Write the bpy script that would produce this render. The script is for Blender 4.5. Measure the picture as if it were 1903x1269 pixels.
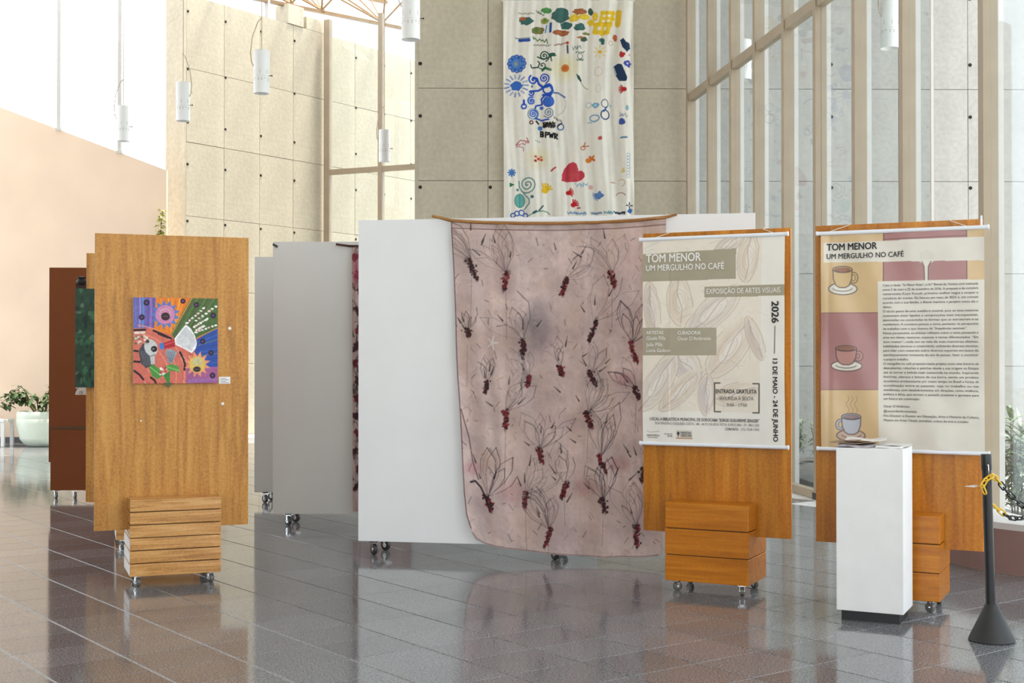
import bpy, bmesh, math, random
import numpy as np
from mathutils import Vector, Matrix

random.seed(7)
rng = np.random.default_rng(7)
for o in list(bpy.data.objects):
    bpy.data.objects.remove(o, do_unlink=True)
scene = bpy.context.scene
COL = scene.collection

# ------------------------------------------------------------------ camera
F_PX, CX, CY, HOR, CAM_H = 2450.0, 951.5, 634.5, 660.0, 1.6
PITCH = math.atan((HOR - CY) / F_PX)
cam_d = bpy.data.cameras.new('camera')
cam_d.sensor_width = 36.0
cam_d.lens = 36.0 * F_PX / 1903.0
cam_d.clip_end = 300
cam = bpy.data.objects.new('camera', cam_d)
cam.location = (0, 0, CAM_H)
cam.rotation_euler = (math.pi / 2 + PITCH, 0, 0)
COL.objects.link(cam)
scene.camera = cam

# ------------------------------------------------------------------ light
world = bpy.data.worlds.new('world')
scene.world = world
world.use_nodes = True
bg = world.node_tree.nodes['Background']
bg.inputs[0].default_value = (0.91, 0.955, 1.0, 1)
bg.inputs[1].default_value = 2.9
sun_d = bpy.data.lights.new('sun', 'SUN')
sun_d.energy = 7.5
sun_d.angle = 0.10
sun_d.color = (1.0, 0.93, 0.80)
sun = bpy.data.objects.new('sun', sun_d)
sun.rotation_euler = Vector((0.22, 0.06, 0.97)).to_track_quat('Z', 'Y').to_euler()
sun.location = (6, -4, 30)
COL.objects.link(sun)
vs = scene.view_settings
vs.view_transform = 'Standard'
vs.look = 'None'
vs.exposure = 0.0
vs.gamma = 1.0
vs.use_curve_mapping = False

# ------------------------------------------------------------------ helpers
def at(px, py, Y):
    """world point seen at photo pixel (px, py) at depth Y"""
    c, s = math.cos(PITCH), math.sin(PITCH)
    a = (px - CX) / F_PX
    b = (CY - py) / F_PX
    dy = c - b * s
    dz = s + b * c
    return Vector((a / dy * Y, Y, CAM_H + dz / dy * Y))

def X_at(px, Y):
    return (px - CX) / F_PX * Y

def s2l(c):
    c = np.asarray(c, dtype=float)
    return np.where(c <= 0.04045, c / 12.92, ((c + 0.055) / 1.055) ** 2.4)

def rgb(r, g, b, gain=1.0):
    l = s2l(np.array([r, g, b]) / 255.0) * gain
    return (float(l[0]), float(l[1]), float(l[2]), 1.0)

class MB:
    def __init__(self):
        self.v, self.f = [], []
    def add(self, vs_, fs_, M=None):
        n = len(self.v)
        for p in vs_:
            p = Vector(p)
            if M is not None:
                p = M @ p
            self.v.append(tuple(p))
        for f in fs_:
            self.f.append(tuple(i + n for i in f))
        return self
    def box(self, x0, x1, y0, y1, z0, z1, M=None):
        vs_ = [(x0, y0, z0), (x1, y0, z0), (x1, y1, z0), (x0, y1, z0),
               (x0, y0, z1), (x1, y0, z1), (x1, y1, z1), (x0, y1, z1)]
        fs_ = [(0, 3, 2, 1), (4, 5, 6, 7), (0, 1, 5, 4), (1, 2, 6, 5), (2, 3, 7, 6), (3, 0, 4, 7)]
        return self.add(vs_, fs_, M)
    def bar(self, p0, p1, w, h):
        """box beam from p0 to p1"""
        p0, p1 = Vector(p0), Vector(p1)
        d = p1 - p0
        L = d.length
        q = d.to_track_quat('X', 'Z').to_matrix().to_4x4()
        q.translation = p0
        return self.box(0, L, -w / 2, w / 2, -h / 2, h / 2, q)
    def cyl(self, p0, p1, r, n=12, r1=None, cap=True):
        p0, p1 = Vector(p0), Vector(p1)
        d = p1 - p0
        if r1 is None:
            r1 = r
        q = d.to_track_quat('Z', 'X').to_matrix()
        vs_, fs_ = [], []
        for k in range(n):
            a = 2 * math.pi * k / n
            e = q @ Vector((math.cos(a), math.sin(a), 0))
            vs_.append(p0 + e * r)
            vs_.append(p1 + e * r1)
        for k in range(n):
            j = (k + 1) % n
            fs_.append((2 * k, 2 * j, 2 * j + 1, 2 * k + 1))
        if cap:
            fs_.append(tuple(2 * k for k in reversed(range(n))))
            fs_.append(tuple(2 * k + 1 for k in range(n)))
        return self.add(vs_, fs_)
    def tube(self, pts, r, n=6):
        pts = [Vector(p) for p in pts]
        vs_, fs_ = [], []
        for i, p in enumerate(pts):
            a = pts[max(i - 1, 0)]
            b = pts[min(i + 1, len(pts) - 1)]
            q = (b - a).to_track_quat('Z', 'X').to_matrix()
            for k in range(n):
                t = 2 * math.pi * k / n
                rr = r[i] if isinstance(r, (list, tuple)) else r
                vs_.append(p + q @ Vector((math.cos(t) * rr, math.sin(t) * rr, 0)))
        for i in range(len(pts) - 1):
            for k in range(n):
                j = (k + 1) % n
                fs_.append((i * n + k, i * n + j, (i + 1) * n + j, (i + 1) * n + k))
        fs_.append(tuple(reversed(range(n))))
        fs_.append(tuple((len(pts) - 1) * n + k for k in range(n)))
        return self.add(vs_, fs_)
    def lathe(self, prof, n=24, c=(0, 0)):
        vs_, fs_ = [], []
        for (r, z) in prof:
            for k in range(n):
                a = 2 * math.pi * k / n
                vs_.append((c[0] + r * math.cos(a), c[1] + r * math.sin(a), z))
        for i in range(len(prof) - 1):
            for k in range(n):
                j = (k + 1) % n
                fs_.append((i * n + k, i * n + j, (i + 1) * n + j, (i + 1) * n + k))
        return self.add(vs_, fs_)
    def prism(self, outline, z0, z1):
        n = len(outline)
        vs_ = [(x, y, z0) for x, y in outline] + [(x, y, z1) for x, y in outline]
        fs_ = [tuple(reversed(range(n))), tuple(range(n, 2 * n))]
        fs_ += [(k, (k + 1) % n, n + (k + 1) % n, n + k) for k in range(n)]
        return self.add(vs_, fs_)
    def mesh(self, name, mat=None, smooth=False, bevel=0.0):
        me = bpy.data.meshes.new(name)
        me.from_pydata(self.v, [], self.f)
        if bevel > 0:
            bm = bmesh.new()
            bm.from_mesh(me)
            es = [e for e in bm.edges if len(e.link_faces) == 2 and e.calc_face_angle(0) > 0.6]
            bmesh.ops.bevel(bm, geom=es, offset=bevel, segments=2, affect='EDGES', profile=0.6)
            bm.to_mesh(me)
            bm.free()
        me.validate()
        if smooth:
            me.polygons.foreach_set('use_smooth', [True] * len(me.polygons))
            try:
                me.set_sharp_from_angle(angle=math.radians(38))
            except Exception:
                pass
        if mat is not None:
            me.materials.append(mat)
        me.update()
        return me
    def build(self, name, mat=None, parent=None, smooth=False, bevel=0.0, loc=None):
        return link(name, self.mesh(name, mat, smooth, bevel), parent, loc)

def link(name, me, parent=None, loc=None, rot=None):
    o = bpy.data.objects.new(name, me)
    COL.objects.link(o)
    if parent is not None:
        o.parent = parent
    if loc is not None:
        o.location = loc
    if rot is not None:
        o.rotation_euler = rot
    return o

def tag(o, label=None, cat=None, group=None, kind=None):
    if label: o['label'] = label
    if cat: o['category'] = cat
    if group: o['group'] = group
    if kind: o['kind'] = kind
    return o

def thing(name, loc, label, cat, rotz=0.0, group=None):
    o = link(name, None, None, loc, (0, 0, rotz))
    o.empty_display_size = 0.1
    return tag(o, label, cat, group)

def struct(name, loc=(0, 0, 0), label=None):
    o = link(name, None, None, loc)
    o.empty_display_size = 0.1
    return tag(o, label, None, None, 'structure')

# ------------------------------------------------------------------ materials
def nodes_of(name):
    m = bpy.data.materials.new(name)
    m.use_nodes = True
    nt = m.node_tree
    return m, nt, nt.nodes['Principled BSDF']

def simple(name, col, rough=0.5, metal=0.0, var=0.0, scale=6.0, bump=0.0, bscale=60.0, spec=None, stretch=(1, 1, 1)):
    m, nt, b = nodes_of(name)
    b.inputs['Roughness'].default_value = rough
    b.inputs['Metallic'].default_value = metal
    if spec is not None:
        b.inputs['Specular IOR Level'].default_value = spec
    tc = nt.nodes.new('ShaderNodeTexCoord')
    mp = nt.nodes.new('ShaderNodeMapping')
    mp.inputs['Scale'].default_value = stretch
    nt.links.new(tc.outputs['Object'], mp.inputs[0])
    n = nt.nodes.new('ShaderNodeTexNoise')
    n.inputs['Scale'].default_value = scale
    n.inputs['Detail'].default_value = 5
    nt.links.new(mp.outputs[0], n.inputs[0])
    r = nt.nodes.new('ShaderNodeValToRGB')
    r.color_ramp.elements[0].position = 0.3
    r.color_ramp.elements[1].position = 0.7
    r.color_ramp.elements[0].color = tuple(c * (1 - var) for c in col[:3]) + (1,)
    r.color_ramp.elements[1].color = tuple(min(1, c * (1 + var * .6)) for c in col[:3]) + (1,)
    nt.links.new(n.outputs[0], r.inputs[0])
    nt.links.new(r.outputs[0], b.inputs['Base Color'])
    if bump > 0:
        n2 = nt.nodes.new('ShaderNodeTexNoise')
        n2.inputs['Scale'].default_value = bscale
        n2.inputs['Detail'].default_value = 4
        nt.links.new(mp.outputs[0], n2.inputs[0])
        bp = nt.nodes.new('ShaderNodeBump')
        bp.inputs['Strength'].default_value = bump
        bp.inputs['Distance'].default_value = 0.01
        nt.links.new(n2.outputs[0], bp.inputs['Height'])
        nt.links.new(bp.outputs[0], b.inputs['Normal'])
    return m

def wood(name, c_dark, c_mid, c_light, axis='z', rough=0.42, grain=1.0, planks=0.0, speck=.25):
    m, nt, b = nodes_of(name)
    b.inputs['Roughness'].default_value = rough
    tc = nt.nodes.new('ShaderNodeTexCoord')
    oi = nt.nodes.new('ShaderNodeObjectInfo')
    add = nt.nodes.new('ShaderNodeVectorMath')
    sc = nt.nodes.new('ShaderNodeVectorMath'); sc.operation = 'SCALE'
    sc.inputs['Scale'].default_value = 37.0
    cx = nt.nodes.new('ShaderNodeCombineXYZ')
    for k in range(3):
        nt.links.new(oi.outputs['Random'], cx.inputs[k])
    nt.links.new(cx.outputs[0], sc.inputs[0])
    nt.links.new(tc.outputs['Object'], add.inputs[0])
    nt.links.new(sc.outputs[0], add.inputs[1])
    mp = nt.nodes.new('ShaderNodeMapping')
    st = {'z': (9, 9, 0.7), 'x': (0.9, 12, 14)}[axis]
    mp.inputs['Scale'].default_value = st
    nt.links.new(add.outputs[0], mp.inputs[0])
    n = nt.nodes.new('ShaderNodeTexNoise')
    n.inputs['Scale'].default_value = 2.2 * grain
    n.inputs['Detail'].default_value = 7
    n.inputs['Distortion'].default_value = 0.8
    nt.links.new(mp.outputs[0], n.inputs[0])
    n3 = nt.nodes.new('ShaderNodeTexNoise')       # speckled pores
    n3.inputs['Scale'].default_value = 55
    n3.inputs['Detail'].default_value = 3
    nt.links.new(add.outputs[0], n3.inputs[0])
    mx = nt.nodes.new('ShaderNodeMath'); mx.operation = 'MULTIPLY_ADD'
    mx.inputs[1].default_value = speck
    nt.links.new(n3.outputs[0], mx.inputs[0])
    nt.links.new(n.outputs[0], mx.inputs[2])
    r = nt.nodes.new('ShaderNodeValToRGB')
    e = r.color_ramp.elements
    o_ = speck * .5 - .125
    e[0].position, e[0].color = 0.40 + o_, c_dark
    e[1].position, e[1].color = 0.84 + o_, c_light
    k = e.new(0.62 + o_); k.color = c_mid
    nt.links.new(mx.outputs[0], r.inputs[0])
    out = r.outputs[0]
    if planks > 0:
        sx = nt.nodes.new('ShaderNodeSeparateXYZ')
        nt.links.new(tc.outputs['Object'], sx.inputs[0])
        mu = nt.nodes.new('ShaderNodeMath'); mu.operation = 'MULTIPLY'; mu.inputs[1].default_value = 1 / planks
        nt.links.new(sx.outputs[0], mu.inputs[0])
        fl = nt.nodes.new('ShaderNodeMath'); fl.operation = 'FLOOR'
        nt.links.new(mu.outputs[0], fl.inputs[0])
        wn = nt.nodes.new('ShaderNodeTexWhiteNoise'); wn.noise_dimensions = '1D'
        nt.links.new(fl.outputs[0], wn.inputs['W'])
        mr = nt.nodes.new('ShaderNodeMapRange')
        mr.inputs[3].default_value = 0.86; mr.inputs[4].default_value = 1.14
        nt.links.new(wn.outputs[0], mr.inputs[0])
        vm = nt.nodes.new('ShaderNodeVectorMath'); vm.operation = 'SCALE'
        nt.links.new(out, vm.inputs[0])
        nt.links.new(mr.outputs[0], vm.inputs['Scale'])
        out = vm.outputs[0]
    nt.links.new(out, b.inputs['Base Color'])
    return m

def concrete(name, base, warm=1.0):
    m, nt, b = nodes_of(name)
    b.inputs['Roughness'].default_value = 0.85
    b.inputs['Specular IOR Level'].default_value = 0.25
    tc = nt.nodes.new('ShaderNodeTexCoord')
    oi = nt.nodes.new('ShaderNodeObjectInfo')
    n1 = nt.nodes.new('ShaderNodeTexNoise'); n1.inputs['Scale'].default_value = 0.9; n1.inputs['Detail'].default_value = 6
    n2 = nt.nodes.new('ShaderNodeTexNoise'); n2.inputs['Scale'].default_value = 14; n2.inputs['Detail'].default_value = 8
    mp = nt.nodes.new('ShaderNodeMapping'); mp.inputs['Scale'].default_value = (1, 1, .35)
    nt.links.new(tc.outputs['Object'], mp.inputs[0])
    nt.links.new(mp.outputs[0], n1.inputs[0])
    nt.links.new(tc.outputs['Object'], n2.inputs[0])
    mx = nt.nodes.new('ShaderNodeMath'); mx.operation = 'MULTIPLY_ADD'; mx.inputs[1].default_value = 0.55
    nt.links.new(n2.outputs[0], mx.inputs[0]); nt.links.new(n1.outputs[0], mx.inputs[2])
    ma = nt.nodes.new('ShaderNodeMath'); ma.operation = 'MULTIPLY_ADD'; ma.inputs[1].default_value = 0.10
    nt.links.new(oi.outputs['Random'], ma.inputs[0]); nt.links.new(mx.outputs[0], ma.inputs[2])
    r = nt.nodes.new('ShaderNodeValToRGB')
    e = r.color_ramp.elements
    e[0].position = 0.55; e[0].color = tuple(c * .80 for c in base[:3]) + (1,)
    e[1].position = 1.02; e[1].color = tuple(min(1, c * 1.14) for c in base[:3]) + (1,)
    nt.links.new(ma.outputs[0], r.inputs[0])
    nt.links.new(r.outputs[0], b.inputs['Base Color'])
    bp = nt.nodes.new('ShaderNodeBump'); bp.inputs['Strength'].default_value = 0.25; bp.inputs['Distance'].default_value = 0.01
    nt.links.new(n2.outputs[0], bp.inputs['Height'])
    nt.links.new(bp.outputs[0], b.inputs['Normal'])
    return m

def granite(name):
    m, nt, b = nodes_of(name)
    tc = nt.nodes.new('ShaderNodeTexCoord')
    geo = nt.nodes.new('ShaderNodeNewGeometry')
    oi = nt.nodes.new('ShaderNodeObjectInfo')
    n1 = nt.nodes.new('ShaderNodeTexNoise'); n1.inputs['Scale'].default_value = 95; n1.inputs['Detail'].default_value = 4
    n1.inputs['Roughness'].default_value = .75
    n2 = nt.nodes.new('ShaderNodeTexNoise'); n2.inputs['Scale'].default_value = 1.3; n2.inputs['Detail'].default_value = 3
    nt.links.new(geo.outputs['Position'], n1.inputs[0])
    nt.links.new(geo.outputs['Position'], n2.inputs[0])
    r = nt.nodes.new('ShaderNodeValToRGB')
    e = r.color_ramp.elements
    e[0].position = 0.36; e[0].color = (0.055, 0.060, 0.068, 1)
    e[1].position = 0.66; e[1].color = (0.375, 0.385, 0.41, 1)
    k = e.new(0.5); k.color = (0.178, 0.182, 0.195, 1)
    nt.links.new(n1.outputs[0], r.inputs[0])
    mr = nt.nodes.new('ShaderNodeMapRange')
    mr.inputs[3].default_value = 0.86; mr.inputs[4].default_value = 1.14
    nt.links.new(oi.outputs['Random'], mr.inputs[0])
    vm = nt.nodes.new('ShaderNodeVectorMath'); vm.operation = 'SCALE'
    nt.links.new(r.outputs[0], vm.inputs[0]); nt.links.new(mr.outputs[0], vm.inputs['Scale'])
    nt.links.new(vm.outputs[0], b.inputs['Base Color'])
    b.inputs['Specular IOR Level'].default_value = 0.5
    mr2 = nt.nodes.new('ShaderNodeMapRange')
    mr2.inputs[3].default_value = 0.05; mr2.inputs[4].default_value = 0.12
    nt.links.new(n2.outputs[0], mr2.inputs[0])
    nt.links.new(mr2.outputs[0], b.inputs['Roughness'])
    return m

def attr_mat(name, rough=0.8, translucent=0.0, alpha=1.0, spec=0.3, bump=0.0, bscale=400, coat=0.0):
    m, nt, b = nodes_of(name)
    a = nt.nodes.new('ShaderNodeAttribute')
    a.attribute_name = 'paint'
    nt.links.new(a.outputs['Color'], b.inputs['Base Color'])
    b.inputs['Roughness'].default_value = rough
    b.inputs['Specular IOR Level'].default_value = spec
    b.inputs['Alpha'].default_value = alpha
    if coat > 0:
        b.inputs['Coat Weight'].default_value = coat
        b.inputs['Coat Roughness'].default_value = 0.18
    if bump > 0:
        tc = nt.nodes.new('ShaderNodeTexCoord')
        n = nt.nodes.new('ShaderNodeTexNoise'); n.inputs['Scale'].default_value = bscale
        n.inputs['Detail'].default_value = 3
        nt.links.new(tc.outputs['Object'], n.inputs[0])
        bp = nt.nodes.new('ShaderNodeBump'); bp.inputs['Strength'].default_value = bump
        bp.inputs['Distance'].default_value = 0.004
        nt.links.new(n.outputs[0], bp.inputs['Height'])
        nt.links.new(bp.outputs[0], b.inputs['Normal'])
    if translucent > 0:
        out = nt.nodes['Material Output']
        t = nt.nodes.new('ShaderNodeBsdfTranslucent')
        nt.links.new(a.outputs['Color'], t.inputs[0])
        mx = nt.nodes.new('ShaderNodeMixShader'); mx.inputs[0].default_value = translucent
        nt.links.new(b.outputs[0], mx.inputs[1]); nt.links.new(t.outputs[0], mx.inputs[2])
        nt.links.new(mx.outputs[0], out.inputs[0])
    return m

def glass_mat(name, tint=(0.93, 0.96, 0.97), refl=1.0):
    m = bpy.data.materials.new(name)
    m.use_nodes = True
    nt = m.node_tree
    nt.nodes.remove(nt.nodes['Principled BSDF'])
    out = nt.nodes['Material Output']
    tr = nt.nodes.new('ShaderNodeBsdfTransparent'); tr.inputs[0].default_value = tint + (1,)
    gl = nt.nodes.new('ShaderNodeBsdfGlossy'); gl.inputs['Roughness'].default_value = 0.02
    fr = nt.nodes.new('ShaderNodeFresnel'); fr.inputs[0].default_value = 1.45
    mu = nt.nodes.new('ShaderNodeMath'); mu.operation = 'MULTIPLY'; mu.inputs[1].default_value = refl
    mu.use_clamp = True
    nt.links.new(fr.outputs[0], mu.inputs[0])
    mx = nt.nodes.new('ShaderNodeMixShader')
    nt.links.new(mu.outputs[0], mx.inputs[0])
    nt.links.new(tr.outputs[0], mx.inputs[1]); nt.links.new(gl.outputs[0], mx.inputs[2])
    nt.links.new(mx.outputs[0], out.inputs[0])
    return m

M = {}
M['granite'] = granite('polished_granite')
M['grout'] = simple('floor_grout', (0.74, 0.73, 0.72), 0.6, var=.2, scale=9)
M['paving'] = simple('outdoor_paving', (0.50, 0.50, 0.49), 0.8, var=.25, scale=2, bump=.2)
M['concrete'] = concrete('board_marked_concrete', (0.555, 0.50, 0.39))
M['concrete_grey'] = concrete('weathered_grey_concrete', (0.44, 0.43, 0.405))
M['joint'] = simple('dark_concrete_joint', (0.16, 0.14, 0.11), 0.9, var=.5, scale=7)
M['tie'] = simple('tie_hole_plug', (0.02, 0.018, 0.015), 0.9)
M['peach'] = simple('peach_render', (0.87, 0.68, 0.52), 0.85, var=.05, scale=1.2, bump=.1)
M['base_dark'] = simple('dark_skirting', (0.10, 0.10, 0.11), 0.5, var=.2)
M['frame'] = simple('beige_painted_steel', (0.40, 0.32, 0.225), 0.45, var=.08, scale=3)
M['frame_grey'] = simple('pale_painted_steel', (0.62, 0.60, 0.57), 0.45, var=.05)
M['truss'] = simple('ochre_painted_steel', (0.26, 0.155, 0.06), 0.45, var=.12)
M['glass'] = glass_mat('window_glass', refl=.17)
M['glass_clear'] = glass_mat('clear_window_glass', refl=.35)
M['unseen_shell'] = simple('unseen_shell_pale', (0.62, 0.58, 0.50), 0.8, var=.1, scale=2)
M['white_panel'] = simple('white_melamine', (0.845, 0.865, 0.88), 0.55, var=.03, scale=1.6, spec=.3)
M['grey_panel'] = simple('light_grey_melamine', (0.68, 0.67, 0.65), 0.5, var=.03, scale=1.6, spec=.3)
M['white_paint'] = simple('white_painted_wood', (0.86, 0.87, 0.87), 0.5, var=.04, scale=5, bump=.04, bscale=90)
M['ply'] = wood('birch_plywood_varnished', rgb(158, 103, 34), rgb(184, 127, 48), rgb(198, 145, 66), 'z', .42, 1.0, speck=.6)
M['ply_orange'] = wood('orange_varnished_plywood', rgb(166, 98, 10), rgb(192, 119, 19), rgb(208, 140, 42), 'z', .34, .8, planks=0.21, speck=.45)
M['tier'] = wood('pale_pine_plank', rgb(160, 108, 50), rgb(196, 142, 78), rgb(214, 166, 104), 'x', .22, 1.2)
M['tier_orange'] = wood('orange_varnished_plank', rgb(170, 98, 10), rgb(190, 113, 17), rgb(204, 130, 32), 'x', .3, .9)
M['core'] = simple('shadow_gap_wood', (0.10, 0.05, 0.02), 0.7, var=.2)
M['brown'] = simple('brown_laminate', rgb(122, 63, 22), 0.5, var=.06, scale=2, spec=.25)
M['chrome'] = simple('chrome', (0.75, 0.76, 0.78), 0.18, 1.0)
M['rubber'] = simple('dark_rubber', (0.025, 0.025, 0.028), 0.45)
M['wheel_grey'] = simple('smoky_plastic_wheel', (0.16, 0.15, 0.13), 0.25)
M['black_plastic'] = simple('black_plastic', (0.009, 0.0095, 0.011), 0.33, var=.2, scale=4)
M['charcoal'] = simple('charcoal_plastic', (0.024, 0.024, 0.025), 0.55, var=.2, scale=8)
M['yellow_plastic'] = simple('yellow_plastic', (0.80, 0.50, 0.02), 0.35)
M['white_plastic'] = simple('white_plastic_rail', (0.82, 0.86, 0.92), 0.3)
M['white_metal'] = simple('white_enamel', (0.86, 0.87, 0.86), 0.35, var=.03)
M['cord'] = simple('pale_cord', (0.55, 0.46, 0.34), 0.8)
M['cord_white'] = simple('white_cord', (0.80, 0.74, 0.64), 0.8)
M['ink'] = simple('black_ink', (0.018, 0.018, 0.02), 0.5)
M['ink_grey'] = simple('grey_ink', (0.10, 0.10, 0.105), 0.5)
M['ink_white'] = simple('white_ink', (0.86, 0.85, 0.82), 0.5)
M['paper'] = simple('white_paper', (0.80, 0.80, 0.79), 0.6, var=.04)
M['paper_mauve'] = simple('mauve_paper', (0.42, 0.38, 0.42), 0.55, var=.5, scale=16)
M['paper_brown'] = simple('brown_paper', (0.36, 0.26, 0.18), 0.6, var=.4, scale=20)
M['branch'] = wood('bark_stick', rgb(120, 80, 40), rgb(160, 112, 60), rgb(190, 145, 90), 'x', .7, 1.5)
M['dark_stick'] = wood('dark_stick', rgb(50, 26, 20), rgb(72, 38, 30), rgb(96, 56, 44), 'x', .7, 1.5)
M['bench_rose'] = simple('rose_brown_concrete', rgb(150, 121, 117), 0.6, var=.1, scale=2)
M['bench_top'] = simple('white_stone_top', (0.70, 0.70, 0.70), 0.4, var=.05)
M['pot'] = simple('pale_green_glazed_pot', (0.74, 0.82, 0.70), 0.45, var=.04)
M['soil'] = simple('potting_soil', (0.06, 0.04, 0.03), 0.9, var=.4, scale=40)
M['leaf'] = simple('dark_green_leaf', (0.06, 0.12, 0.035), 0.45, var=.6, scale=9)
M['leaf_pale'] = simple('silvery_green_leaf', (0.24, 0.32, 0.20), 0.45, var=.6, scale=11)
M['leaf_yellow'] = simple('yellow_green_leaf', (0.50, 0.50, 0.10), 0.5, var=.4, scale=9)
M['stem'] = simple('plant_stem', (0.14, 0.10, 0.05), 0.8)
M['planter_dark'] = simple('dark_planting_bed', (0.09, 0.09, 0.085), 0.9, var=.4, scale=9)
M['tag'] = simple('translucent_tag', (0.62, 0.58, 0.55), 0.4)
M['cloth_painted'] = attr_mat('painted_cotton', .85, translucent=.12, bump=.15, bscale=500)
M['cloth_dyed'] = attr_mat('dyed_muslin', .9, translucent=.18, alpha=.93, bump=.3, bscale=260)
M['vinyl'] = attr_mat('printed_vinyl', .42, spec=.45, coat=.35)
M['canvas'] = attr_mat('acrylic_on_canvas', .45, bump=.3, bscale=220)

# ------------------------------------------------------------------ painting colour onto fine meshes
def homography(src, dst):
    A, B = [], []
    for (x, y), (u, v) in zip(src, dst):
        A.append([x, y, 1, 0, 0, 0, -u * x, -u * y]); B.append(u)
        A.append([0, 0, 0, x, y, 1, -v * x, -v * y]); B.append(v)
    h = np.linalg.solve(np.array(A, float), np.array(B, float))
    return np.append(h, 1).reshape(3, 3)

UNIT = [(0, 0), (1, 0), (1, 1), (0, 1)]

class Paint:
    def __init__(self, nx, ny, base, quad):
        self.nx, self.ny, self.wk = nx, ny, 1.0
        self.img = np.ones((ny, nx, 3)) * np.array(base[:3])
        u, v = np.meshgrid(np.linspace(0, 1, nx), np.linspace(0, 1, ny))
        self.U, self.V = u, v
        self.frame(quad)
    def frame(self, quad):
        H = homography(UNIT, quad)
        self.Hinv = np.linalg.inv(H)
        d = H[2, 0] * self.U + H[2, 1] * self.V + H[2, 2]
        self.X = (H[0, 0] * self.U + H[0, 1] * self.V + H[0, 2]) / d
        self.Y = (H[1, 0] * self.U + H[1, 1] * self.V + H[1, 2]) / d
        self.cx0, self.cx1 = self.X.min(0), self.X.max(0)
        self.ry0, self.ry1 = self.Y.min(1), self.Y.max(1)
        self.px = abs(self.X[0, -1] - self.X[0, 0]) / self.nx
    def unit(self, x, y):
        p = self.Hinv @ np.array([x, y, 1.0])
        return p[0] / p[2], p[1] / p[2]
    def sl(self, x0, x1, y0, y1):
        c = np.nonzero((self.cx1 >= x0) & (self.cx0 <= x1))[0]
        r = np.nonzero((self.ry1 >= y0) & (self.ry0 <= y1))[0]
        if len(c) == 0 or len(r) == 0:
            return None
        return slice(r[0], r[-1] + 1), slice(c[0], c[-1] + 1)
    def put(self, s, mask, col, a):
        k = (mask * a)[..., None]
        self.img[s] = self.img[s] * (1 - k) + np.array(col[:3]) * k
    def ell(self, cx, cy, rx, ry, col, a=1.0, rot=0.0, soft=0.0):
        R = max(rx, ry) * (1 + soft) + 2 * self.px
        s = self.sl(cx - R, cx + R, cy - R, cy + R)
        if s is None: return
        x, y = self.X[s] - cx, self.Y[s] - cy
        c, n = math.cos(rot), math.sin(rot)
        d = np.sqrt(((x * c + y * n) / rx) ** 2 + ((-x * n + y * c) / ry) ** 2)
        w = max(soft, self.px / min(rx, ry))
        self.put(s, np.clip((1 + w / 2 - d) / w, 0, 1), col, a)
    def line(self, pts, w, col, a=1.0, w1=None):
        w *= self.wk; w1 = w1 and w1 * self.wk
        xs = [p[0] for p in pts]; ys = [p[1] for p in pts]
        m = max(w, w1 or 0) + 2 * self.px
        s = self.sl(min(xs) - m, max(xs) + m, min(ys) - m, max(ys) + m)
        if s is None: return
        x, y = self.X[s], self.Y[s]
        best = np.full(x.shape, -1e9)
        n = len(pts) - 1
        for i in range(n):
            ax, ay = pts[i]; bx, by = pts[i + 1]
            dx, dy = bx - ax, by - ay
            L2 = dx * dx + dy * dy + 1e-9
            t = np.clip(((x - ax) * dx + (y - ay) * dy) / L2, 0, 1)
            d = np.hypot(x - ax - t * dx, y - ay - t * dy)
            wl = w if w1 is None else w + (w1 - w) * (i + t) / n
            best = np.maximum(best, wl / 2 - d)
        self.put(s, np.clip(best / self.px + 0.5, 0, 1), col, a)
    def poly(self, pts, col, a=1.0):
        xs = [p[0] for p in pts]; ys = [p[1] for p in pts]
        s = self.sl(min(xs), max(xs), min(ys), max(ys))
        if s is None: return
        x, y = self.X[s], self.Y[s]
        ins = np.zeros(x.shape, bool)
        j = len(pts) - 1
        for i in range(len(pts)):
            xi, yi = pts[i]; xj, yj = pts[j]
            if yi != yj:
                ins ^= ((yi > y) != (yj > y)) & (x < (xj - xi) * (y - yi) / (yj - yi) + xi)
            j = i
        self.put(s, ins.astype(float), col, a)
    def blob(self, cx, cy, rx, ry, col, a=1.0, n=18, j=.25):
        ph = [random.uniform(1 - j, 1 + j) for _ in range(n)]
        self.poly([(cx + rx * ph[k] * math.cos(6.2832 * k / n), cy + ry * ph[k] * math.sin(6.2832 * k / n)) for k in range(n)], col, a)
    def spiral(self, cx, cy, r, turns, w, col, a=1.0, ph=0.0, ccw=1):
        n = int(14 * turns)
        self.line([(cx + r * (k / n) * math.cos(ph + ccw * 6.2832 * turns * k / n),
                    cy + r * (k / n) * math.sin(ph + ccw * 6.2832 * turns * k / n)) for k in range(n + 1)], w, col, a)
    def ring(self, cx, cy, r, w, col, a=1.0, ry=None, a0=0.0, a1=6.2832):
        ry = ry or r
        self.line([(cx + r * math.cos(a0 + (a1 - a0) * k / 20), cy + ry * math.sin(a0 + (a1 - a0) * k / 20)) for k in range(21)], w, col, a)
    def scribble(self, x0, y0, x1, y1, amp, w, col, a=1.0, n=26):
        self.line([(x0 + (x1 - x0) * k / n + random.uniform(-amp, amp) * .5,
                    y0 + (y1 - y0) * k / n + (amp if k % 2 else -amp) * random.uniform(.2, 1)) for k in range(n + 1)], w, col, a)
    def hand(self, cx, cy, r, ang, col, a=1.0):
        self.ell(cx, cy, r * .55, r * .5, col, a)
        for k in range(5):
            t = ang + (k - 2) * .42
            self.line([(cx + .4 * r * math.cos(t), cy + .4 * r * math.sin(t)), (cx + 1.15 * r * math.cos(t), cy + 1.15 * r * math.sin(t))], r * .22, col, a)
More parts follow.
